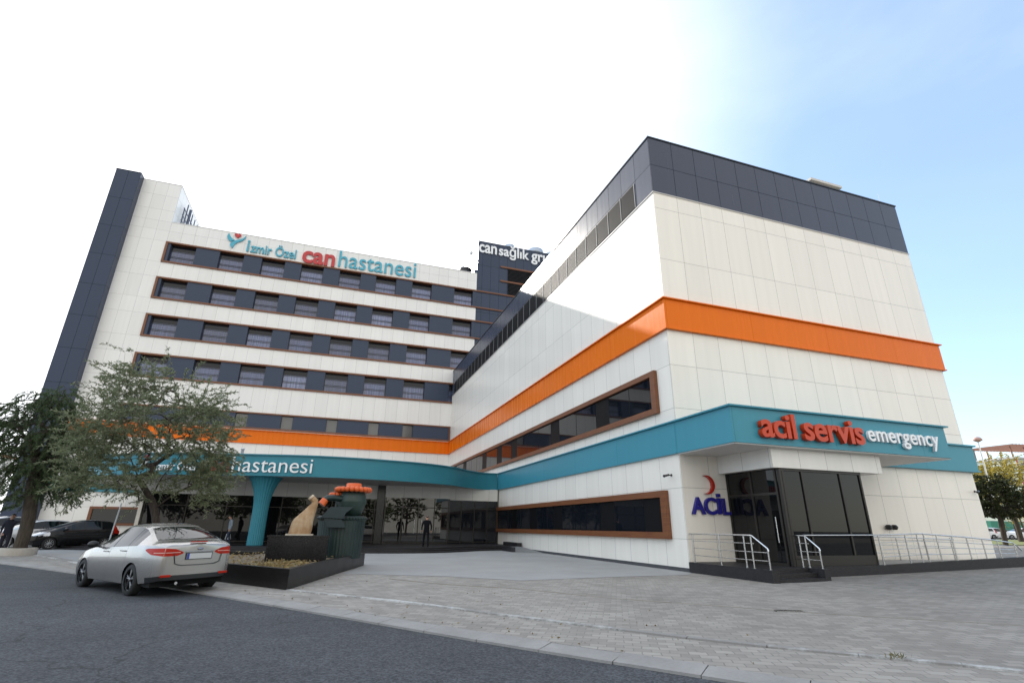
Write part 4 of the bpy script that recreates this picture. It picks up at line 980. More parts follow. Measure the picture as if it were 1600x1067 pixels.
    for i, a in enumerate(ax_):
        for s in (1, -1): wheel(t, Lc/2-a, s*(S['hwf']-.115), S['wr'], .21, s, rim, spokes)
    xm, zm = S['mirror']
    for s in (1, -1):
        mb = MB(); mb.ball((0, 0, 0), .11, 12, 0, .72); vs_ = [(Lc/2-xm+v[0]*.8, s*(hw_(xm)+.09)+v[1]*1.1, zm+v[2]) for v in mb.v]; mb.v = vs_
        mb.tube([(Lc/2-xm-.02, s*(hw_(xm)-.06), zm-.05), (Lc/2-xm, s*(hw_(xm)+.06), zm-.04)], .025, 6); mb.build('mirror', S.get('mirror_m', BLACK), t)
        for xh in S['handles']:
            z = zb_(xh)-.09; y = s*(hw_(xh)*.985)
            MB().tube([(Lc/2-xh+.09, y, z), (Lc/2-xh+.07, y+s*.028, z+.005), (Lc/2-xh-.07, y+s*.028, z+.005), (Lc/2-xh-.09, y, z)], .013, 8).build('door_handle', paint, t)
    xr, zp = -Lc/2, S['plate_z']
    p_ = MB().box(xr-.075, xr-.045, -.26, .26, zp-.055, zp+.055).build('licence_plate', PLATE, t)
    MB().box(xr-.077, xr-.0752, .215, .26, zp-.055, zp+.055).build('plate_band', PLATEB, p_)
    MB().box(xr-.065, xr-.03, -.28, .28, zp-.07, zp+.07).build('plate_holder', BLACK, t)
    def wid(x, z):
        i = max(0, min(n-2, int(np.searchsorted(st_, x))-1)); f = (x-st_[i])/(st_[i+1]-st_[i])
        o = []
        for k in (i, i+1): o.append(float(np.interp(z, [q[1] for q in V[k][:J+1]], [q[0] for q in V[k][:J+1]])))
        return o[0]*(1-f)+o[1]*f
    def skin_pt(u, z, s, off=.006):
        '''u in metres along the skin: negative runs forward along the side, positive runs inward across the rear'''
        if u <= 0:
            x = Lc+u; e = .02; y = wid(x, z); dy = (wid(min(Lc, x+e), z)-wid(x-e, z))/(2*e if x+e <= Lc else e)
            nl = math.hypot(1, dy); return (Lc/2-x+dy/nl*off*1.0, s*(y+off/nl), z)
        w_ = wid(Lc-1e-4, z); y = w_-u; q = y/w_; return (Lc/2-Lc-.05*(1-q*q)*S.get('capb', 1)-off, s*y, z)
    return t, skin_pt
sil = carpaint('silver_metallic_paint', (.37, .352, .335), .7, .24, [(4.53/2-1.22, .25, .93), (4.53/2-2.32, .25, .96), (4.53/2-3.20, .62, .98)])
SED = dict(L=4.53, s=.075,
    top=[(-.3, .60), (0, .64), (.12, .74), (.6, .86), (1.1, .95), (1.3, .99), (2.1, 1.405), (2.45, 1.465), (2.9, 1.475), (3.25, 1.435), (3.55, 1.33), (4.08, 1.115), (4.3, 1.10), (4.47, 1.085), (4.53, 1.02), (4.8, .99)],
    belt=[(-.3, .58), (0, .60), (.6, .78), (1.25, .90), (2.5, .955), (3.5, 1.0), (4.0, 1.02), (4.3, 1.02), (4.53, .98)],
    hw=[(-.3, .5), (0, .60), (.12, .74), (.35, .84), (.8, .90), (1.3, .912), (3.4, .912), (4.0, .89), (4.3, .83), (4.45, .76), (4.53, .70), (4.8, .66)],
    bot=[(0, .30), (.2, .19), (1.3, .20), (1.4, .23), (3.1, .23), (3.9, .26), (4.3, .30), (4.53, .34)],
    roofw=.60, axles=(.93, 3.58), arch=.365, wr=.325, hwf=.90,
    win=[(1.62, 2.36, 'g'), (2.36, 2.44, 'k'), (2.44, 3.14, 'g'), (3.14, 3.19, 'k'), (3.19, 3.60, 'g')], ws=[1.36, 2.14], rs=[3.36, 4.05],
    tail=lambda x, y, z: False,
    head=lambda x, y, z: x < .62 and .62 < z < .78 and (y > .40),
    dark=lambda x, y, z: (z < .40 and x > 4.18) or (x < .1 and z < .45),
    mirror=(1.55, .99), handles=(2.12, 3.02), plate_z=.80, hwt=.7)
sedan, skin_pt = car('parked_sedan', 'silver four door sedan parked half on the kerb beside the granite planter', SED, sil, mat('machined_rim', (.16, .16, .165), .3, .85), 5)
# boot details
for s in (1, -1):
    mb = MB(); us = np.linspace(-.50, .36, 28); g = []
    for u in us:
        if u < 0: lo = np.interp(u, [-.50, -.30, 0], [.925, .845, .815]); hi = np.interp(u, [-.50, -.42, 0], [.945, .965, .975])
        else: lo = np.interp(u, [0, .25, .36], [.815, .815, .860]); hi = np.interp(u, [0, .20, .36], [.975, .955, .890])
        g.append([skin_pt(u, lo+(hi-lo)*k/5, s) for k in range(6)])
    fl_ = [p_ for r0_ in g for p_ in r0_]
    mb.add(fl_, [(i*6+j, (i+1)*6+j, (i+1)*6+j+1, i*6+j+1) for i in range(27) for j in range(5)], 0, True)
    tl_ = mb.build('tail_light', TAIL, sedan, recalc=False)
    mb = MB(); g = [[skin_pt(u, np.interp(u, [-.25, .3], [.878, .886])+dz, s, .009) for dz in (-.008, .008)] for u in np.linspace(-.22, .30, 16)]
    mb.add([p_ for r0_ in g for p_ in r0_], [(i*2, i*2+2, i*2+3, i*2+1) for i in range(15)], 0, True)
    mb.build('light_strip', mat('reversing_lens', (.6, .35, .3), .15), tl_, recalc=False)
xr = -4.53/2
def lid_y(u): return u
mb = MB()
mb.tube([(xr-.012, .545, .94), (xr-.04, .50, .80), (xr-.05, .47, .66), (xr-.065, .36, .625), (xr-.078, 0, .62), (xr-.065, -.36, .625), (xr-.05, -.47, .66), (xr-.04, -.50, .80), (xr-.012, -.545, .94)], .0075, 6)
mb.build('boot_seam', BLACK, sedan)
MB().box(xr+.02, xr+.075, -.17, .17, 1.078, 1.10).build('brake_light', TAIL, sedan)
bd = MB().lathe([(.001, 0), (1, 0), (1, .2), (.9, .3), (.001, .3)], 24, (0, 0, 0), 'x').build('badge', mat('badge_chrome', (.25, .26, .3), .15, .9), sedan)
for v in bd.data.vertices: v.co = (xr-.055-v.co.x*.03, v.co.y*.062, .945+v.co.z*.026)
MB().tube([(xr-.045, -.30, .892), (xr-.066, -.0, .892), (xr-.045, .30, .892)], .012, 8).build('boot_grip', sil, sedan)
for s in (1, -1): MB().box(xr-.035, xr+.02, s*.60-.10, s*.60+.10, .405, .45).build('reflector', TAIL, sedan)
MB().tube([(xr+1.22, 0, 1.46), (xr+1.13, 0, 1.53), (xr+1.08, 0, 1.58)], [.015, .008, .004], 6).build('roof_aerial', BLACK, sedan)
MB().tube([(xr+.35, .35, .27), (xr-.0, .35, .27)], .03, 10).build('exhaust', STEEL, sedan)
sedan.location = (-3.98, 15.70, .005)
sedan.rotation_euler = (R(-1.0), 0, math.atan2(.797, -.604))
blkp = carpaint('black_gloss_paint', (.004, .004, .005), 0, .25, [(3.95/2-1.15, .25, .98), (3.95/2-2.15, .25, 1.0), (3.95/2-2.95, .6, 1.0)])
HAT = dict(L=3.95, s=.075,
    top=[(-.3, .6), (0, .64), (.12, .76), (.45, .90), (.85, 1.02), (1.9, 1.45), (2.3, 1.52), (2.9, 1.52), (3.55, 1.46), (3.72, 1.32), (3.86, 1.06), (3.93, .92), (4.2, .9)],
    belt=[(-.3, .58), (0, .60), (.5, .84), (1.0, .95), (2.5, 1.01), (3.5, 1.04), (3.8, 1.02), (3.95, .9)],
    hw=[(-.3, .5), (0, .58), (.12, .71), (.35, .80), (.8, .85), (1.3, .86), (3.2, .86), (3.6, .83), (3.85, .76), (3.95, .69), (4.2, .66)],
    bot=[(0, .30), (.2, .20), (3.3, .22), (3.7, .28), (3.95, .32)],
    roofw=.60, axles=(.80, 3.30), arch=.345, wr=.305, hwf=.85,
    win=[(1.30, 1.62, 'k'), (1.62, 2.18, 'g'), (2.18, 2.28, 'k'), (2.28, 2.95, 'g'), (2.95, 3.02, 'k'), (3.02, 3.48, 'g')], ws=[.98, 1.92], rs=[3.56, 3.82],
    tail=lambda x, y, z: x > 3.62 and .80 < z < 1.30 and y > .50, head=lambda x, y, z: x < .72 and .68 < z < .86 and y > .42,
    dark=lambda x, y, z: z < .36 and (x > 3.6 or x < .15), mirror=(1.35, 1.04), handles=(1.95, 2.80), plate_z=.62, mirror_m=BLACK)
hat, _ = car('parked_hatchback', 'black five door hatchback parked in front of two silver cars', HAT, blkp, ALLOY, 10)
hat.location = (-13.42, 36.95, .06); hat.rotation_euler = (0, 0, math.atan2(-.608, -.794))
silh = carpaint('silver_hatch_paint', (.52, .53, .54), .5, .28, [(3.95/2-1.15, .25, .98), (3.95/2-2.15, .25, 1.0)])
def dress(c, label, paint, rot, loc, group=None):
    c['label'] = label; c.location = loc; c.rotation_euler = (0, 0, rot)
    for ch in c.children:
        if ch.name.startswith(('body', 'door_handle')):
            ch.data = ch.data.copy(); ch.data.materials.clear(); ch.data.materials.append(paint)
    if group: c['group'] = group
    return c
dress(copy_tree(hat), 'silver car seen just past the bonnet of the black hatchback', silh, math.atan2(-.608, -.794), (-16.4, 39.5, .06))
grp_ = carpaint('grey_estate_paint', (.22, .23, .24), .5, .28, [(3.95/2-1.15, .25, .98), (3.95/2-2.15, .25, 1.0)])
c = dress(copy_tree(hat), 'grey dark windowed car at the back of the row by the stair tower', grp_, math.atan2(-.608, -.794), (-19.6, 42.6, .06)); c.scale = (1.08, 1.05, 1.12)
whp = carpaint('white_car_paint', (.72, .72, .72), 0, .25, [(3.95/2-1.15, .25, .98), (3.95/2-2.15, .25, 1.0)])
for i, (x, y, rz_, lb_) in enumerate(((87.0, 51.0, 2.7, 'white car nearest the wing edge in the sunlit car park'), (89.6, 50.2, -.55, 'white car in the middle of the sunlit row behind the round tree'), (92.6, 49.2, 2.75, 'white car at the right picture edge beyond the sapling'))):
    c = dress(copy_tree(hat), lb_, whp, rz_, (x, y, .69), 'white cars in the far car park')

# ------------------------------------------------------------------ people
SKIN = noisy('skin', (.42, .24, .17), (.48, .28, .20), 6, .55); HAIRD = mat('dark_hair', (.012, .010, .009), .6); HAIRG = mat('grey_hair', (.32, .31, .30), .6)
def figure(label, J, cols, loc, rot, hair, bald=False):
    """J: joints; one skin-modifier body, coloured by garment; hair a child"""
    t = thing('person', label, 'person', (0, 0, 0)); INV[t.name] = Matrix.Identity(4)
    V, E, Rd = [], [], []
    def chain(P, rs, start=None):
        pr = start
        for q, r in zip(P, rs):
            V.append(q); Rd.append(r); i = len(V)-1
            if pr is not None: E.append((pr, i))
            pr = i
        return pr
    chain([J['pelvis']], [(.155, .115)]); chain([J['waist'], J['chest'], J['neck0']], [(.145, .105), (.175, .12), (.10, .085)], 0)
    nk = len(V)-1; ch_ = nk-1
    h = Vector(J['head']); chain([J['neck'], tuple(h+Vector((0, 0, -.05))), tuple(h+Vector((0, 0, .05))), tuple(h+Vector((0, 0, .105)))], [(.055, .055), (.070, .085), (.080, .098), (.055, .065)], nk)
    for s in ('L', 'R'):
        k = chain([J['sh'+s], J['el'+s], J['wr'+s]], [(.070, .065), (.052, .052), (.036, .036)], ch_)
        w_ = Vector(J['wr'+s]); d = (w_-Vector(J['el'+s])).normalized(); sd_ = d.orthogonal().normalized()
        palm = chain([tuple(w_+d*.06)], [(.040, .020)], k)
        k2 = chain([J['hip'+s], J['kn'+s], J['an'+s]], [(.095, .10), (.062, .066), (.045, .048)], 0)
        a = Vector(J['an'+s]); fd = Vector(J.get('toe'+s, (0, -1, 0))).normalized()
        chain([tuple(a+Vector((0, 0, -.055))+fd*.05), tuple(a+Vector((0, 0, -.065))+fd*.15)], [(.045, .04), (.036, .028)], k2)
    me = bpy.data.meshes.new('body'); me.from_pydata(V, E, []); o = bpy.data.objects.new('body', me); C.objects.link(o)
    sk = o.modifiers.new('skin', 'SKIN'); sk.use_smooth_shade = True
    for i, q in enumerate(me.skin_vertices[0].data): q.radius = Rd[i]; q.use_root = (i == 0)
    ss = o.modifiers.new('sub', 'SUBSURF'); ss.levels = ss.render_levels = 2
    dg = bpy.context.evaluated_depsgraph_get(); m2 = bpy.data.meshes.new_from_object(o.evaluated_get(dg)); bpy.data.objects.remove(o)
    m2.materials.clear()
    for m_ in (cols['top'], cols['legs'], cols['shoe'], SKIN): m2.materials.append(m_)
    segs = []
    for (a, b) in E: segs.append((Vector(V[a]), Vector(V[b]), a, b))
    for p_ in m2.polygons:
        c = p_.center; best = min(segs, key=lambda s: ((c-(s[0]+(s[1]-s[0])*max(0, min(1, (c-s[0]).dot(s[1]-s[0])/max(1e-9, (s[1]-s[0]).length_squared))))).length))
        i = 0
        if c.z < J['pelvis'][2]-.02 and (c-Vector(J['wrL'])).length > .16 and (c-Vector(J['wrR'])).length > .16: i = 1
        if c.z < min(J['anL'][2], J['anR'][2])-.01: i = 2
        if c.z > J['neck'][2]-.02 and (Vector(J['head'])-c).length < .25: i = 3
        for s in ('L', 'R'):
            w_ = Vector(J['wr'+s]); d = (w_-Vector(J['el'+s])).normalized()
            if (c-w_).length < .13 and (c-w_).dot(d) > .0: i = 3
        p_.material_index = i; p_.use_smooth = True
    b = link('body', m2, t)
    # fingers and thumb, nose and ears
    for s in ('L', 'R'):
        w_ = Vector(J['wr'+s]); d = (w_-Vector(J['el'+s])).normalized(); sd_ = Vector((d.y, -d.x, 0)) if abs(d.z) < .9 else Vector((0, 1, 0)); sd_.normalize()
        base = w_+d*.085; cu_ = Vector((0, 0, -1)) if abs(d.z) < .7 else Vector((-math.copysign(1, w_.x), 0, 0))
        mb = MB()
        for k in range(4):
            o_ = sd_*(-.027+.018*k); l = (.062, .072, .068, .052)[k]; q = base+o_
            mb.tube([q-d*.02, q+d*l*.5, q+d*l*.85+cu_*l*.3, q+d*l+cu_*l*.6], [.010, .0095, .0085, .007], 8)
        q = w_+d*.035+sd_*.028; mb.tube([q, q+sd_*.022+d*.03, q+sd_*.028+d*.06+cu_*.01], [.012, .0105, .008], 8)
        mb.build('fingers', SKIN, b)
    mb = MB(); fdir = Vector(J.get('face', (0, -1, 0))).normalized(); sd_ = Vector((fdir.y, -fdir.x, 0))
    mb.tube([h+fdir*.085+Vector((0, 0, .03)), h+fdir*.115+Vector((0, 0, -.005)), h+fdir*.088+Vector((0, 0, -.012))], [.008, .014, .010], 8)
    for s in (-1, 1): mb.ball(tuple(h+sd_*s*.082), .026, 8, 0, 1.4)
    mb.build('face_features', SKIN, b)
    mb = MB()
    for s in (-1, 1): mb.ball(tuple(h+fdir*.084+sd_*s*.032+Vector((0, 0, .022))), .011, 8)
    mb.tube([h+fdir*.088+sd_*-.025+Vector((0, 0, -.045)), h+fdir*.095+Vector((0, 0, -.045)), h+fdir*.088+sd_*.025+Vector((0, 0, -.045))], .005, 6)
    mb.build('eyes_and_mouth', HAIRD, b)
    mb = MB(); nU, nV = 18, 8; vs_ = []
    for i in range(nV+1):
        ph = (i/nV)*R(105 if not bald else 100)
        for j in range(nU):
            th = 2*math.pi*j/nU; back = .5-.5*math.cos(th)      # 0 at the face
            lim = ph*(.62+.38*back) if not bald else R(58)+(ph*.45)*(.35+.65*back)
            rr_ = .103 if not bald else .094
            dirv = fdir*math.cos(th)*math.sin(lim)+sd_*math.sin(th)*math.sin(lim)*.86+Vector((0, 0, 1))*math.cos(lim)
            q = h+Vector((0, 0, .022))+dirv*rr_*Vector((1, 1, 1)).length/1.732; q.z = h.z+.022+dirv.z*rr_*1.16; vs_.append(q)
    mb.add(vs_, [(i*nU+j, i*nU+(j+1) % nU, (i+1)*nU+(j+1) % nU, (i+1)*nU+j) for i in range(nV) for j in range(nU)], 0, True)
    mb.build('hair', hair, t)
    t.location = loc; t.rotation_euler = (0, 0, rot); return t
def pose(hh=1.75, stride=.0, **kw):
    k = hh/1.75
    J = dict(pelvis=(0, 0, .95), waist=(0, 0, 1.10), chest=(0, 0, 1.34), neck0=(0, 0, 1.46), neck=(0, -.01, 1.53), head=(0, -.025, 1.63),
             shL=(.19, 0, 1.42), elL=(.25, .03, 1.13), wrL=(.25, -.05, .90), shR=(-.19, 0, 1.42), elR=(-.25, .03, 1.13), wrR=(-.25, -.05, .90),
             hipL=(.10, 0, .88), knL=(.11, -.02-stride*.5, .50), anL=(.11, -stride, .095), hipR=(-.10, 0, .88), knR=(-.11, stride*.25, .50), anR=(-.11, stride, .095))
    J.update(kw)
    return {a: (tuple(c*k for c in v) if not a.startswith(('toe', 'face')) else v) for a, v in J.items()}
NAVY = mat('navy_cloth', (.012, .014, .030), .85); DARKC = mat('dark_suit', (.008, .009, .012), .95, spec=.1); JEAN = mat('blue_jeans', (.035, .05, .09), .85); LBLUE = mat('pale_blue_shirt', (.25, .30, .36), .8); SHOE = mat('black_shoe', (.01, .01, .01), .5)
TRACK = mat('track_trousers', (.014, .014, .028), .85)
p1 = figure('bald man in a dark suit walking up to the entrance doors', pose(1.77, .16, elR=(-.27, .08, 1.15), wrR=(-.28, -.06, .92), elL=(.28, -.02, 1.14), wrL=(.26, -.16, .95)), dict(top=DARKC, legs=DARKC, shoe=SHOE), (5.72, 32.4, .31), R(180), HAIRD, True)
p2 = figure('man in a navy tracksuit with one arm raised to the tree trunk', pose(1.72, .06, elL=(.40, -.10, 1.44), wrL=(.58, -.24, 1.50), elR=(-.24, .03, 1.12), wrR=(-.22, -.10, .90), neck=(.01, -.01, 1.53), head=(.03, -.03, 1.63)), dict(top=NAVY, legs=TRACK, shoe=SHOE), (-13.75, 31.0, .06), R(10), HAIRD)
mb = MB()
for s in (-1, 1): mb.tube([(s*.20, -.0, .80), (s*.185, .0, .48), (s*.165, .0, .16)], .012, 6)
mb.build('white_stripe', mat('white_piping', (.7, .7, .7), .7), p2)
p3 = figure('person in pale blue top and jeans carrying a light bag past the column', pose(1.66, .15, elR=(-.22, .10, 1.14), wrR=(-.23, .02, .86), chest=(0, -.04, 1.33), head=(0, -.10, 1.61), neck=(0, -.05, 1.52)), dict(top=LBLUE, legs=JEAN, shoe=SHOE), (-5.55, 37.0, .31), R(-70), HAIRD)
bg_ = thing('carrier_bag', 'pale carrier bag hanging from the hand of the person in jeans', 'bag', (-5.4, 36.8, .7))
hd = Matrix.Rotation(R(-70), 4, 'Z') @ Vector((-.23*.95, .02*.95, .72*.95)); hx, hy, hz_ = -5.55+hd.x, 37.0+hd.y, .31+hd.z
mb = MB(); mb.add([(hx-.16, hy-.03, hz_-.42), (hx+.16, hy-.05, hz_-.42), (hx+.17, hy+.06, hz_-.42), (hx-.15, hy+.07, hz_-.42), (hx-.11, hy-.01, hz_-.10), (hx+.11, hy-.02, hz_-.10), (hx+.11, hy+.03, hz_-.10), (hx-.11, hy+.04, hz_-.10)], [(0, 3, 2, 1), (4, 5, 6, 7), (0, 1, 5, 4), (1, 2, 6, 5), (2, 3, 7, 6), (3, 0, 4, 7)])
mb.build('sack', mat('bag_plastic', (.6, .62, .64), .4), bg_)
MB().tube([(hx-.08, hy, hz_-.11), (hx-.03, hy, hz_+.01), (hx+.03, hy, hz_+.01), (hx+.08, hy, hz_-.11)], .01, 6).build('strap', mat('bag_strap', (.6, .62, .64), .4), bg_)

# ------------------------------------------------------------------ trees
def bark(name, c1, c2):
    m = mat(name, c1, .9); t = NT(m); g = t.n('ShaderNodeTexCoord').outputs['Object']
    f = t.noise(t.n('ShaderNodeMapping', {'Vector': g, 'Scale': (9, 9, 1.6)}).outputs[0], 2, 6, .65)
    t.link(t.ramp(f, [(.3, c1), (.7, c2)]), 'Base Color'); t.link(t.bump(f, .8, .03), 'Normal'); return m
BARK = bark('grey_brown_bark', (.026, .019, .015), (.08, .062, .05)); BARKD = bark('dark_bark', (.03, .024, .018), (.085, .066, .048))
def grow_tree(name, label, base, trunks, targets, r0, leaf, lm, bm_, seed, group=None, sag=0.0, twig=(.5, .9), nleaf=26, droop=0.0, up=0.0, jit=.55, step=.45, pw=.42, cat='tree', minr=.006):
    """skeleton: trunk polylines, then every target joins its nearest limb; leaves sit along a twig at each target"""
    r = random.Random(seed); t = thing(name, label, cat, base, group)
    N, P = [], []
    tips = []
    for tr in trunks:
        prev = -1
        if N: prev = min(range(len(N)), key=lambda i: (N[i]-Vector(tr[0])).length)
        pts_ = catmull(tr, 5)
        for q in pts_: N.append(q); P.append(prev); prev = len(N)-1
    c0 = Vector(trunks[0][-1]); ntr = len(N)
    arr = np.zeros((60000, 3)); cnt = len(N); arr[:cnt] = [tuple(q) for q in N]
    targets = sorted(targets, key=lambda q: (Vector(q[0] if isinstance(q[0], (tuple, Vector)) else q)-c0).length)
    cnt_leaf = [0]*cnt
    LP, LD = [], []
    for q in targets:
        q = Vector(q); d = np.linalg.norm(arr[:cnt]-np.array(q), axis=1)
        # prefer limbs lying below/inwards of the target
        pen = d+.5*np.maximum(0, arr[:cnt, 2]-q.z)*(1 if droop <= 0 else .3); i = int(np.argmin(pen)); a = N[i]; v = q-a; l = v.length
        n_ = max(1, int(l/step)); prev = i; side = Vector((r.gauss(0, 1), r.gauss(0, 1), r.gauss(0, .6)))*l*.09
        for k in range(1, n_+1):
            u = k/n_; pt = a+v*u+side*math.sin(math.pi*u)+Vector((0, 0, 1))*(l*(.16 if droop <= 0 else .3)*math.sin(math.pi*u)*(1 if v.z < .3*l else .3))
            N.append(pt); P.append(prev); prev = len(N)-1; arr[cnt] = tuple(pt); cnt += 1
        out_d = Vector((q.x-c0.x, q.y-c0.y, 0)); out_d = out_d.normalized() if out_d.length > .01 else Vector((1, 0, 0))
        td = (out_d*.7+Vector((0, 0, up-droop))+Vector((r.gauss(0, .5), r.gauss(0, .5), r.gauss(0, .35)))).normalized(); tl = r.uniform(*twig)
        m_ = 4; pq = q; dq = td
        for k in range(m_):
            dq = (dq+Vector((0, 0, -sag-droop*.5))*.4+Vector((r.gauss(0, .12), r.gauss(0, .12), r.gauss(0, .12)))).normalized(); pt = pq+dq*tl/m_
            N.append(pt); P.append(prev); prev = len(N)-1; arr[cnt] = tuple(pt); cnt += 1
            for _ in range(nleaf//m_):
                f = r.random(); LP.append(tuple(pq+(pt-pq)*f)); LD.append(tuple(dq+Vector((0, 0, -droop*.8))))
            pq = pt
        tips.append(prev)
    w_ = [0.0]*len(N)
    for i in tips: w_[i] += 1
    for i in range(len(N)-1, -1, -1):
        if P[i] >= 0: w_[P[i]] += w_[i]
    tot = max(w_[0], 1); rad = [max(minr, r0*(x/tot)**pw) for x in w_]
    kids = {}
    for i, p_ in enumerate(P): kids.setdefault(p_, []).append(i)
    mb = MB(); used = set()
    for s in range(len(N)):
        if s in used and P[s] >= 0 and False: continue
    starts = [i for i in range(len(N)) if P[i] < 0]
    stack = [(None, i) for i in starts]
    while stack:
        par_, i = stack.pop(); path = []; rr = []
        if par_ is not None: path.append(N[par_]); rr.append(min(rad[par_], rad[i]*1.25))
        cur = i
        while True:
            path.append(N[cur]); rr.append(rad[cur]); ks = kids.get(cur, [])
            if not ks: break
            ks = sorted(ks, key=lambda a: -w_[a]); 
            for o_ in ks[1:]: stack.append((cur, o_))
            cur = ks[0]
        if par_ is None and len(path) > 2: rr[0] *= 1.35; rr[1] *= 1.1
        if len(path) > 1: mb.tube(path, rr, 10 if rr[0] > .06 else 5 if rr[0] > .015 else 3, 0, False)
    mb.build('trunk', bm_, t, recalc=False)
    leaf_cloud('crown', LP, LD, leaf[0], leaf[1], lm, t, seed, jit)
    return t
def ell(r, c, a, n, shell=.35):
    out = []
    while len(out) < n:
        v = Vector((r.gauss(0, 1), r.gauss(0, 1), r.gauss(0, 1))).normalized()*(r.random()**shell); out.append(Vector((c[0]+v.x*a[0], c[1]+v.y*a[1], c[2]+v.z*a[2])))
    return out
r_ = random.Random(11)
OLIVE = leafmat('olive_willow_leaves', [(.15, .175, .085), (.24, .265, .15), (.18, .21, .11), (.30, .32, .21), (.12, .14, .07)], .45)
TG = []
for c, a, n in (((-6.3, 20.6, 4.55), (1.7, 1.9, 1.35), 260), ((-7.6, 20.4, 4.0), (1.05, 1.3, 1.3), 150), ((-4.4, 20.4, 4.2), (1.25, 1.6, 1.3), 170), ((-3.8, 20.3, 2.9), (.6, 1.1, 1.0), 120), ((-6.2, 20.3, 2.75), (1.5, 1.3, .55), 95), ((-7.3, 20.6, 5.7), (.8, .9, .8), 55), ((-5.9, 20.6, 5.7), (.9, .9, .7), 55), ((-4.5, 20.5, 5.3), (.8, .9, .6), 40), ((-7.7, 20.2, 2.6), (.5, .7, .5), 28)):
    TG += ell(r_, c, a, n)
for x, z in ((-7.75, 7.0), (-7.6, 6.4), (-7.1, 6.5), (-6.6, 6.6), (-6.0, 6.5), (-5.5, 6.4), (-5.0, 6.2), (-6.2, 6.9), (-4.4, 6.0), (-3.7, 5.6), (-8.2, 6.0), (-3.5, 4.9)): 
    TG += [Vector((x+r_.gauss(0, .06), 20.5+r_.gauss(0, .5), z-.35*k+r_.gauss(0, .05))) for k in range(3)]
TG = [Vector((-5.85+(q.x+5.85)*.86, q.y, q.z+max(0, q.z-4.5)*.16)) for q in TG]
grow_tree('olive_tree', 'wispy grey green tree with thin leaves behind the silver sedan', (-5.25, 20.6, .4),
    [[(-5.30, 20.6, .3), (-5.26, 20.6, 1.0), (-5.34, 20.6, 1.6), (-5.6, 20.6, 2.2)], [(-5.6, 20.6, 2.2), (-5.45, 20.6, 2.9), (-5.1, 20.65, 3.6), (-4.9, 20.6, 4.4)], [(-5.6, 20.6, 2.2), (-6.1, 20.5, 2.9), (-6.6, 20.5, 3.8), (-6.9, 20.5, 4.8)],
     [(-5.45, 20.6, 1.9), (-4.9, 20.4, 2.4), (-4.3, 20.3, 2.75), (-3.9, 20.3, 3.0)], [(-5.28, 20.6, .45), (-5.75, 20.9, 1.1), (-5.95, 21.2, 1.7)]],
    TG, .115, (.125, .032), OLIVE, BARK, 5, sag=.25, twig=(.5, .95), nleaf=48, up=.2, jit=.7, pw=.60, minr=.0032)
PEPPER = leafmat('pepper_tree_leaves', [(.055, .095, .038), (.095, .14, .06), (.07, .11, .045), (.13, .165, .085)], .42)
r_ = random.Random(12); TG = []
for c, a, n in (((-13.6, 30.2, 6.0), (1.5, 1.7, 1.6), 230), ((-12.4, 30.1, 4.6), (1.35, 1.5, 1.7), 260), ((-13.3, 30.2, 3.4), (1.2, 1.3, 1.3), 160), ((-15.2, 30.3, 5.2), (1.5, 1.6, 1.6), 130), ((-12.9, 30.1, 7.0), (.8, .9, .75), 80), ((-11.7, 30.0, 3.4), (.6, .9, 1.0), 70)):
    TG += ell(r_, c, a, n)
grow_tree('weeping_tree', 'dense dark green weeping tree beside the stair tower', (-12.75, 30.1, .2),
    [[(-12.75, 30.1, .1), (-12.72, 30.1, 1.2), (-12.85, 30.1, 2.2), (-13.1, 30.2, 3.2)], [(-13.1, 30.2, 3.2), (-13.3, 30.2, 4.5), (-13.4, 30.2, 5.8)], [(-13.0, 30.2, 2.9), (-12.5, 30.1, 4.0), (-12.3, 30.0, 5.0)], [(-13.1, 30.2, 3.2), (-14.1, 30.3, 4.2), (-14.9, 30.3, 4.9)]],
    TG, .26, (.14, .030), PEPPER, BARKD, 6, sag=.3, twig=(.6, 1.05), nleaf=70, droop=.38, jit=.7, pw=.5)
tp = thing('tree_ring', 'round pale stone ring planted around the weeping tree', 'planter', (-12.75, 30.1, .06))
MB().lathe([(.66, .0), (.66, .33), (.63, .36), (.52, .36), (.49, .33), (.49, .05)], 28, (-12.75, 30.1, 0)).build('kerb_ring', concrete('ring_stone', (.33, .30, .26), (.45, .42, .37), 3), tp)
MB().lathe([(.49, .28), (.01, .32)], 20, (-12.75, 30.1, 0)).build('soil', noisy('ring_soil', (.08, .06, .045), (.15, .12, .09), 8, .9), tp)
ROUND = leafmat('round_tree_leaves', [(.018, .028, .008), (.035, .048, .014), (.050, .058, .018), (.026, .036, .010)], .2)
r_ = random.Random(13); TG = ell(r_, (45.6, 25.0, 3.75), (2.0, 2.0, 1.35), 520, .3)+ell(r_, (44.6, 24.6, 4.7), (1.0, 1.0, .7), 90)
grow_tree('round_tree', 'dark clipped round tree between the wing edge and car park', (45.7, 25.3, .6),
    [[(45.7, 25.3, .5), (45.65, 25.2, 1.4), (45.6, 25.1, 2.2), (45.6, 25.0, 3.2)]], TG, .16, (.17, .085), ROUND, BARKD, 8, sag=.1, twig=(.3, .55), nleaf=26, jit=.9, pw=.45)
YEL = leafmat('yellow_leaves', [(.42, .30, .04), (.50, .38, .06), (.34, .28, .05), (.55, .45, .12), (.24, .24, .05)], .4)
r_ = random.Random(14); TG = []
for c, a, n in (((63.6, 34, 6.3), (2.9, 2.6, 1.9), 260), ((61.4, 33.6, 6.9), (1.6, 1.5, 1.0), 90), ((65.5, 34.5, 7.6), (2.2, 2, 1.6), 130), ((66, 34.5, 4.0), (2.4, 2, 1.2), 110)): TG += ell(r_, c, a, n)
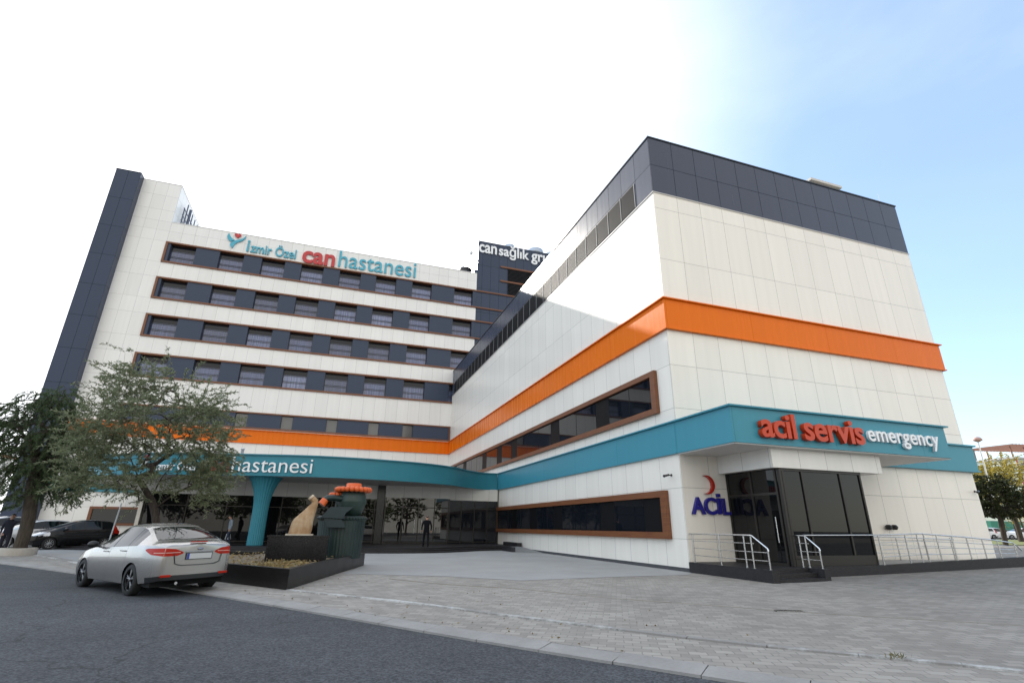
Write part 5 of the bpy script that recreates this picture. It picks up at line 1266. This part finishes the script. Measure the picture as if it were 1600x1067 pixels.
grow_tree('yellow_tree', 'sunlit autumn tree with sparse yellow leaves behind the round tree', (64.9, 34.5, .7),
    [[(64.9, 34.5, .6), (64.8, 34.4, 2.2), (64.4, 34.3, 3.8)], [(64.4, 34.3, 3.8), (63.4, 34.1, 5.6), (62.6, 34, 7.4)], [(64.4, 34.3, 3.8), (65.2, 34.4, 6.0), (65.6, 34.5, 8.4)]],
    TG, .20, (.20, .12), YEL, BARK, 9, sag=.1, twig=(.5, .9), nleaf=14, up=.3, jit=.9, pw=.45)
for x, y, lb_, s in ((77.5, 41.5, 'thin bare sapling on the lawn in front of the white cars', 3), (70.5, 37.0, 'small thin sapling on the lawn behind the round tree trunk', 4)):
    r_ = random.Random(s); TG = ell(r_, (x, y, 3.2), (1.2, 1.2, 1.2), 60)
    grow_tree('sapling', lb_, (x, y, .7), [[(x, y, .6), (x+.05, y, 1.6), (x, y, 2.6), (x+.05, y, 3.2)]], TG, .06, (.16, .09), YEL, BARK, s, twig=(.3, .5), nleaf=6, jit=.9, group='saplings on the far lawn')

# ------------------------------------------------------------------ far right backdrop
def block(name, label, x0, x1, y0, y1, z1, wallm, storeys, rot=0, base=.6, nwx=6, nwy=4, roofm=None):
    t = thing(name, label, 'building', ((x0+x1)/2, (y0+y1)/2, base))
    MB().box(x0, x1, y0, y1, base-.6, z1).build('wall', wallm, t)
    MB().box(x0-.25, x1+.25, y0-.25, y1+.25, z1+.002, z1+.35).build('roof', roofm or mat('roof_slab', (.5, .48, .45), .7), t)
    sh_ = (z1-base)/storeys; wm = MB().box(-.65, .65, -.06, .06, -.75, .75); pm = MB().box(-.55, .55, -.08, -.062, -.65, .65)
    f0 = None
    def put(x, y, z, rz_):
        nonlocal f0, g0_
        if f0 is None:
            f0 = wm.build('window', mat('pale_window_frame', (.6, .6, .58), .5), t); g0_ = pm.build('pane', GLASS, f0); o = f0
        else: o = f0.copy(); C.objects.link(o); d = g0_.copy(); C.objects.link(d); d.parent = o
        o.location = (x, y, z); o.rotation_euler = (0, 0, rz_)
    g0_ = None
    for s in range(storeys):
        z = base+sh_*(s+.55)
        for i in range(nwx): put(x0+(x1-x0)*(i+.5)/nwx, y0-.03, z, 0)
        for i in range(nwy): put(x0-.03, y0+(y1-y0)*(i+.5)/nwy, z, -math.pi/2)
    return t
PALE = noisy('pale_render', (.55, .53, .48), (.62, .60, .55), .6, .8); GRNW = noisy('pale_green_render', (.44, .48, .40), (.5, .54, .45), .6, .8)
ap_ = block('apartment_building', 'pale apartment block with a pergola on its roof, far behind the yellow tree', 138, 165, 70, 92, 16.6, GRNW, 5, nwx=7, nwy=5)
mb = MB()
for i in range(6):
    for j in (0, 1): mb.tube([(139.5+i*4.6, 71+j*7, 16.9), (139.5+i*4.6, 71+j*7, 19.4)], .14, 6)
mb.build('pergola_post', mat('pergola_wood', (.22, .10, .06), .7), ap_)
mb = MB()
for i in range(22): mb.box(138+i*1.15, 138.25+i*1.15, 69.6, 79.6, 19.4+.045*i, 19.65+.045*i)
mb.build('pergola_roof', mat('pergola_slat', (.26, .12, .08), .7), ap_)
MB().box(137.96, 138.5, 69.93, 70.0, .6, 16.6).build('red_trim', mat('red_trim', (.4, .06, .04), .6), ap_)
sh = thing('shop_front', 'low shop with green awning behind the white parked cars', 'building', (105, 62, .7))
MB().box(100, 122, 58, 70, 0, 3.4).build('wall', mat('shop_wall', (.45, .46, .46), .7), sh); MB().box(99.8, 108, 56.4, 58, 2.0, 3.3).build('awning', mat('green_awning', (.03, .20, .13), .6), sh)
MB().box(101, 107, 57.9, 57.998, .7, 2.0).build('shop_window', GLASS, sh); MB().box(110, 114, 57.9, 57.998, .7, 2.6).build('door', GLASS, sh)
lp = thing('street_lamp', 'tall street lamp pole rising above the yellow tree', 'lamp', (56.2, 31, .7))
MB().tube([(56.2, 31, .5), (56.2, 31, 5), (56.1, 30.8, 9.4)], [.09, .07, .05], 10).build('pole', STEEL, lp)
MB().lathe([(.05, 9.35), (.34, 9.5), (.36, 9.62), (.22, 9.8), (.03, 9.85)], 16, (56.1, 30.8, 0)).build('lamp_head', mat('lamp_pink', (.45, .28, .24), .5), lp)
dp = tag(MB().tube([(30.0, 18.2, .38), (30.0, 18.2, 5.0)], .05, 8).build('sign_post', STEEL), 'thin steel post standing just behind the right end of the wing', 'post')
po = thing('road_sign', 'thin pale post leaning slightly behind the silver sedan', 'post', (-10.3, 33, .06))
MB().tube([(-10.40, 33, .05), (-10.26, 33, 2.42)], .035, 8).build('pole', mat('galvanised_pole', (.5, .52, .53), .4, .5), po)
MB().lathe([(.07, .05), (.07, .12), (.05, .13)], 12, (-10.40, 33, 0)).build('foot', STEEL, po)
far = block('pale_house', 'pale house glimpsed beside the weeping tree at the left picture edge', -62, -42, 78, 90, 9.5, PALE, 3, nwx=6, nwy=3, roofm=mat('red_tiles', (.35, .12, .07), .8))
wd_ = []
for i in range(30): wd_.append((6.55+rng.gauss(0, .06), 5.06+rng.gauss(0, .04), gz(6.5, 5)+.02))
leaf_cloud('weed_tuft', wd_, [(rng.gauss(0, .5), rng.gauss(0, .5), 1) for _ in wd_], .065, .014, leafmat('weed_leaves', [(.08, .10, .03), (.16, .15, .06), (.20, .15, .07)], .3), None, 4, .3)
tag(bpy.data.objects['weed_tuft'], 'small dry weed tuft growing along the painted kerb line', 'weed')

# ------------------------------------------------------------------ across the road behind the camera (mirrored in the entrance glass)
r_ = random.Random(21)
for i, (x, y, h) in enumerate(((-6, -12, 6.5), (1, -15, 7.5), (7, -11, 6), (13, -17, 7.5), (-14, -14, 7), (20, -13, 6.5), (29, -16, 7.5), (-21, -17, 7.5), (38, -18, 8))):
    TG = ell(r_, (x, y, h*.60), (3.0, 2.6, h*.36), 230)
    o = grow_tree('street_tree', 'leafy green street tree across the road, mirrored in the entrance glass', (x, y, 0), [[(x, y, 0), (x+.1, y, h*.25), (x, y, h*.55)]], TG, .17, (.26, .15), ROUND if i % 2 else leafmat('street_leaves', [(.06, .10, .02), (.12, .16, .04), (.08, .12, .03)], .3), BARK, 30+i, twig=(.4, .7), nleaf=20, jit=.9, group='street trees across the road')
block('street_building', 'pale building across the road, mirrored in the entrance glass', -30, 48, -60, -46, 8, PALE, 3, nwx=2, nwy=2)
for x, y, lb_ in ((-1.5, -5.6, 'white car across the road, mirrored in the entrance glass'), (6.5, -7.2, 'white car parked under the street trees, mirrored in the glass')):
    dress(copy_tree(hat), lb_, whp, .15, (x, y, .0))
